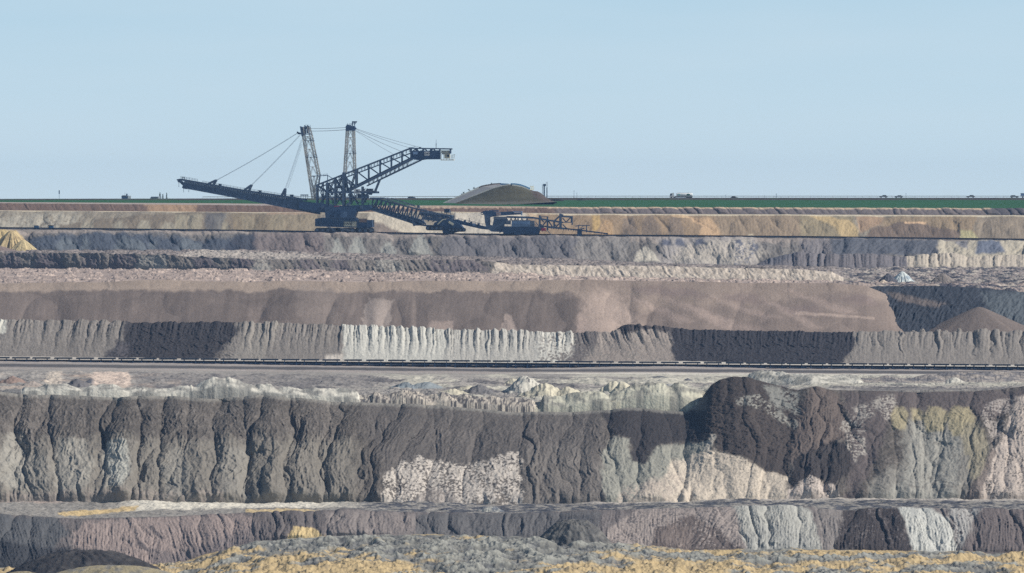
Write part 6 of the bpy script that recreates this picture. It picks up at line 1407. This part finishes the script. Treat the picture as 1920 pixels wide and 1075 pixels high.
def van():
    root = empty('box_van', ((1924 - CX) * MR, Y_RD, zrd(1924)), 0, 'pale blue box van with dark roof edge, cut by the right edge', 'van')
    mb = MB(); mb.box((-2.9, -1.05, .6), (1.3, 1.05, 2.3)); mb.build('box_body', 'blue', root)
    mb = MB(); mb.box((-2.95, -1.1, 2.3), (1.35, 1.1, 2.45)); mb.build('roof', 'navy', root)
    mb = MB(); mb.prism([(1.35, .4), (1.35, 2.0), (2.2, 1.9), (2.9, 1.1), (3.1, .4)][::-1], -.95, .95); cb = mb.build('cab', 'white', root)
    mb = MB(); mb.prism([(1.7, 1.15), (1.7, 1.8), (2.15, 1.75), (2.6, 1.15)][::-1], -.98, .98); mb.build('window', 'glass', cb)
    for x in (-1.8, 2.1):
        for y in (-1.0, .8): mb = MB(); mb.tube((x, y, .38), (x, y + .22, .38), .38, 12); mb.build('wheel', 'tyre', root)
van()
def tanker():
    root = empty('tanker_lorry', ((1278 - CX) * MR, Y_RD, zrd(1278) - .45), 0, 'white tanker lorry with green oval emblem on the skyline road', 'lorry')
    X = lambda px: (px - 1278) * MR
    n = 20; mb = MB(); ring = [(math.cos(2 * math.pi * k / n) * 1.25, 2.05 + math.sin(2 * math.pi * k / n) * .95) for k in range(n)]
    xs = [(X(1268.2), .86), (X(1269), 1.0), (X(1297.2), 1.0), (X(1298.4), .9)]
    vs = [(x, y * s, 2.05 + (z - 2.05) * s) for x, s in xs for y, z in ring]
    fs = [(j * n + i, j * n + (i + 1) % n, (j + 1) * n + (i + 1) % n, (j + 1) * n + i) for j in range(3) for i in range(n)] + [tuple(range(n))[::-1], tuple(range(3 * n, 4 * n))]
    mb.add(vs, fs); tk = mb.build('tank', 'white', root, True)
    mb = MB()
    for x in (1276, 1282.5, 1291): mb.tube((X(x), 0, 2.95), (X(x), 0, 3.12), .32, 10)
    mb.bar((X(1270), 0, 3.05), (X(1297), 0, 3.05), .1); mb.build('manhole', 'hood', tk)
    mb = MB(); mb.prism([(X(1290.5) + 1.0 * math.cos(2 * math.pi * k / 18), 2.1 + .5 * math.sin(2 * math.pi * k / 18)) for k in range(18)], -1.30, -1.18); mb.build('oval_emblem', 'green', tk)
    mb = MB(); mb.prism([(X(1271.5), 1.75), (X(1274.5), 1.7), (X(1274.8), 2.4), (X(1273), 2.5), (X(1271), 2.2)], -1.29, -1.18); mb.build('side_emblem', 'teal', tk)
    mb = MB(); mb.prism([(X(1256.2), .7), (X(1256), 1.9), (X(1257), 2.75), (X(1258.5), 2.95), (X(1263.5), 3.15), (X(1263.8), .7)][::-1], -1.15, 1.15); cb = mb.build('cab', 'white', root)
    mb = MB(); mb.prism([(X(1256.3), 1.9), (X(1257.1), 2.6), (X(1259.8), 2.6), (X(1259.8), 1.7), (X(1257.5), 1.7)][::-1], -1.19, 1.19); mb.build('window', 'glass', cb)
    mb = MB(); mb.box((X(1257), -1.0, .6), (X(1298), 1.0, 1.0)); mb.box((X(1266), -1.1, .7), (X(1298.5), 1.1, 1.15)); mb.build('chassis', 'navy', root)
    for x in (1258.6, 1264.5, 1288, 1292, 1296):
        for y in (-1.15, .85): mb = MB(); mb.tube((X(x), y, .5), (X(x), y + .3, .5), .5, 14); mb.build('wheel', 'tyre', root)
tanker()
def guard_rail():
    root = empty('guard_rail', (0, 3080.2, -.3), 0, 'long thin steel guard rail along the edge of the skyline road', 'guard rail')
    mb = MB(); xs = np.linspace(380, 2100, 70); g = lambda x, z: Vector(((x - CX) * 3080.2 / FPX, 0, z + zrd(x) + .3))
    for a, b in zip(xs[:-1], xs[1:]): mb.bar(g(a, .86), g(b, .86), .1, .32)
    mb.build('rail', 'mast', root)
    mb = MB()
    for x in np.arange(380, 2100, 13.9): mb.bar(g(x, -.2), g(x, .8), .1)
    o = mb.build('posts', 'mast', root); o['kind'] = 'stuff'
guard_rail()
def pole(px, top, Y_, label, r=.09, head=None, base_z=-.6):
    c = Vector(((px - CX) * Y_ / FPX, Y_, base_z)); h = -(top - HY) * Y_ / FPX - base_z
    root = empty('pole', c, 0, label, 'pole', 'poles on the skyline')
    mb = MB(); mb.tube((0, 0, 0), (0, 0, h), r, 7, r * .7); mb.build('shaft', 'steel', root)
    if head: mb = MB(); mb.box((-head[0], -.3, h - head[1]), (head[0], .3, h)); mb.build('head', 'navy', root)
    else: mb = MB(); mb.box((-r * 2.2, -r * 2, h - .25), (r * 2.2, r * 2, h)); mb.build('cap', 'steel', root)
pole(111, 357.2, 3180, 'pole with a long dark head on the left skyline, left of the blue hall', .11, (.26, 2.0), -2)
pole(1076.3, 358, 3100, 'taller of two thin poles close together right of the lookout tower', .10)
pole(1081.6, 361.8, 3100, 'shorter of two thin poles close together right of the lookout tower', .08)
pole(1361, 365.6, 3100, 'short thin pole on the road bank, between the tanker lorry and the hidden dark car', .07)
pole(1433.5, 367, 3100, 'very short thin pole right of the hidden dark car, lowest of the skyline poles', .08)
pole(1455.6, 363.6, 3100, 'short thick post on the skyline about midway along the right half', .13)
pole(1698.7, 362.8, 3100, 'thin pole just right of the pair of blue cars', .08)
pole(953, 366.8 - 26, 2925, 'thin post on top of the hill beside the footbridge', .05, None, 5.0) if False else None
# far halls and poplars on the left skyline
def hall(px0, px1, top, Y_, label, white_end, chimney):
    m_ = Y_ / FPX; c = Vector((((px0 + px1) / 2 - CX) * m_, Y_, -4.4)); root = empty('hall', c, 0, label, 'building', 'halls on the left skyline')
    L = (px1 - px0) * m_ / 2; h = -(top - HY) * m_ + 4.4
    mb = MB(); mb.box((-L, -5, 0), (L, 5, h - 1)); mb.build('wall', 'wall', root)
    mb = MB(); mb.prism([(-L - .3, h - 1), (-L * .8, h), (L * .8, h), (L + .3, h - 1)][::-1], -5.4, 5.4); mb.build('roof', 'hood', root)
    mb = MB()
    if white_end[2] == 'disc': mb.tube((white_end[0], -6.2, h - .9), (white_end[0], -5, h - .9), white_end[1], 14)
    else: mb.box((white_end[0], -6.0, h - 3.0), (white_end[0] + white_end[1], -5, h - .3))
    mb.build('white_gable', 'white', root)
    if chimney is not None:
        mb = MB(); mb.tube((chimney, 0, h - 1), (chimney, 0, h + 1.0), .45, 10); mb.bar((chimney - 1.2, 0, h), (chimney - 1.2, 0, h + 1.8), .1); mb.build('vent', 'navy', root)
hall(229, 240.5, 366.6, 3400, 'small blue hall with a roof vent on the left skyline', (2.0, 1.9, 'box'), 1.0)
hall(283, 300, 369.0, 3500, 'low pale hall with a white round end beside the poplars', (2.35, .62, 'disc'), None)
for px, top, lab in ((300, 361, 'left and broadest poplar of the three on the left skyline'), (305.3, 363.8, 'small middle poplar of the three on the left skyline'), (312.5, 361.4, 'right slender poplar of the three on the left skyline')):
    Y_ = 3600.0; m_ = Y_ / FPX; c = Vector(((px - CX) * m_, Y_, -4.6)); h = -(top - HY) * m_ + 4.6; root = empty('poplar_tree', c, 0, lab, 'tree', 'poplars on the left skyline')
    mb = MB(); mb.tube((0, 0, 0), (0, 0, h * .9), .22, 7, .05)
    for j in range(6): z = h * (.2 + .1 * j); a = rs.uniform(0, 6.28); mb.tube((0, 0, z), (.5 * math.cos(a), .5 * math.sin(a), z + 1.2), .06, 5, .02)
    mb.build('trunk', 'bark', root); leaf_cloud('crown', 'leaf', root, (0, 0, h * .55), .9 if px < 303 else .6, .8, h * .45, 420, .2, int(px), 'poplar')

# ------------------------------------------------------------------ the air between camera and horizon
def haze_box():
    me = bpy.data.meshes.new('haze')
    x0, x1, y0, y1, z0, z1 = -1400, 1400, -60, 7000, -130, 42
    v = [(x, y, z) for z in (z0, z1) for y in (y0, y1) for x in (x0, x1)]
    f = [(0, 2, 3, 1), (4, 5, 7, 6), (0, 1, 5, 4), (2, 6, 7, 3), (0, 4, 6, 2), (1, 3, 7, 5)]
    me.from_pydata(v, [], f)
    o = bpy.data.objects.new('haze', me); col_main.objects.link(o); o['kind'] = 'stuff'
    m = bpy.data.materials.new('air'); m.use_nodes = True
    n, l = m.node_tree.nodes, m.node_tree.links
    n.remove(n['Principled BSDF'])
    pv = n.new('ShaderNodeVolumePrincipled'); pv.inputs['Density'].default_value = .000032; pv.inputs['Color'].default_value = (.36, .60, 1.0, 1); pv.inputs['Anisotropy'].default_value = .1
    l.new(pv.outputs['Volume'], n['Material Output'].inputs['Volume'])
    me.materials.append(m)
haze_box()
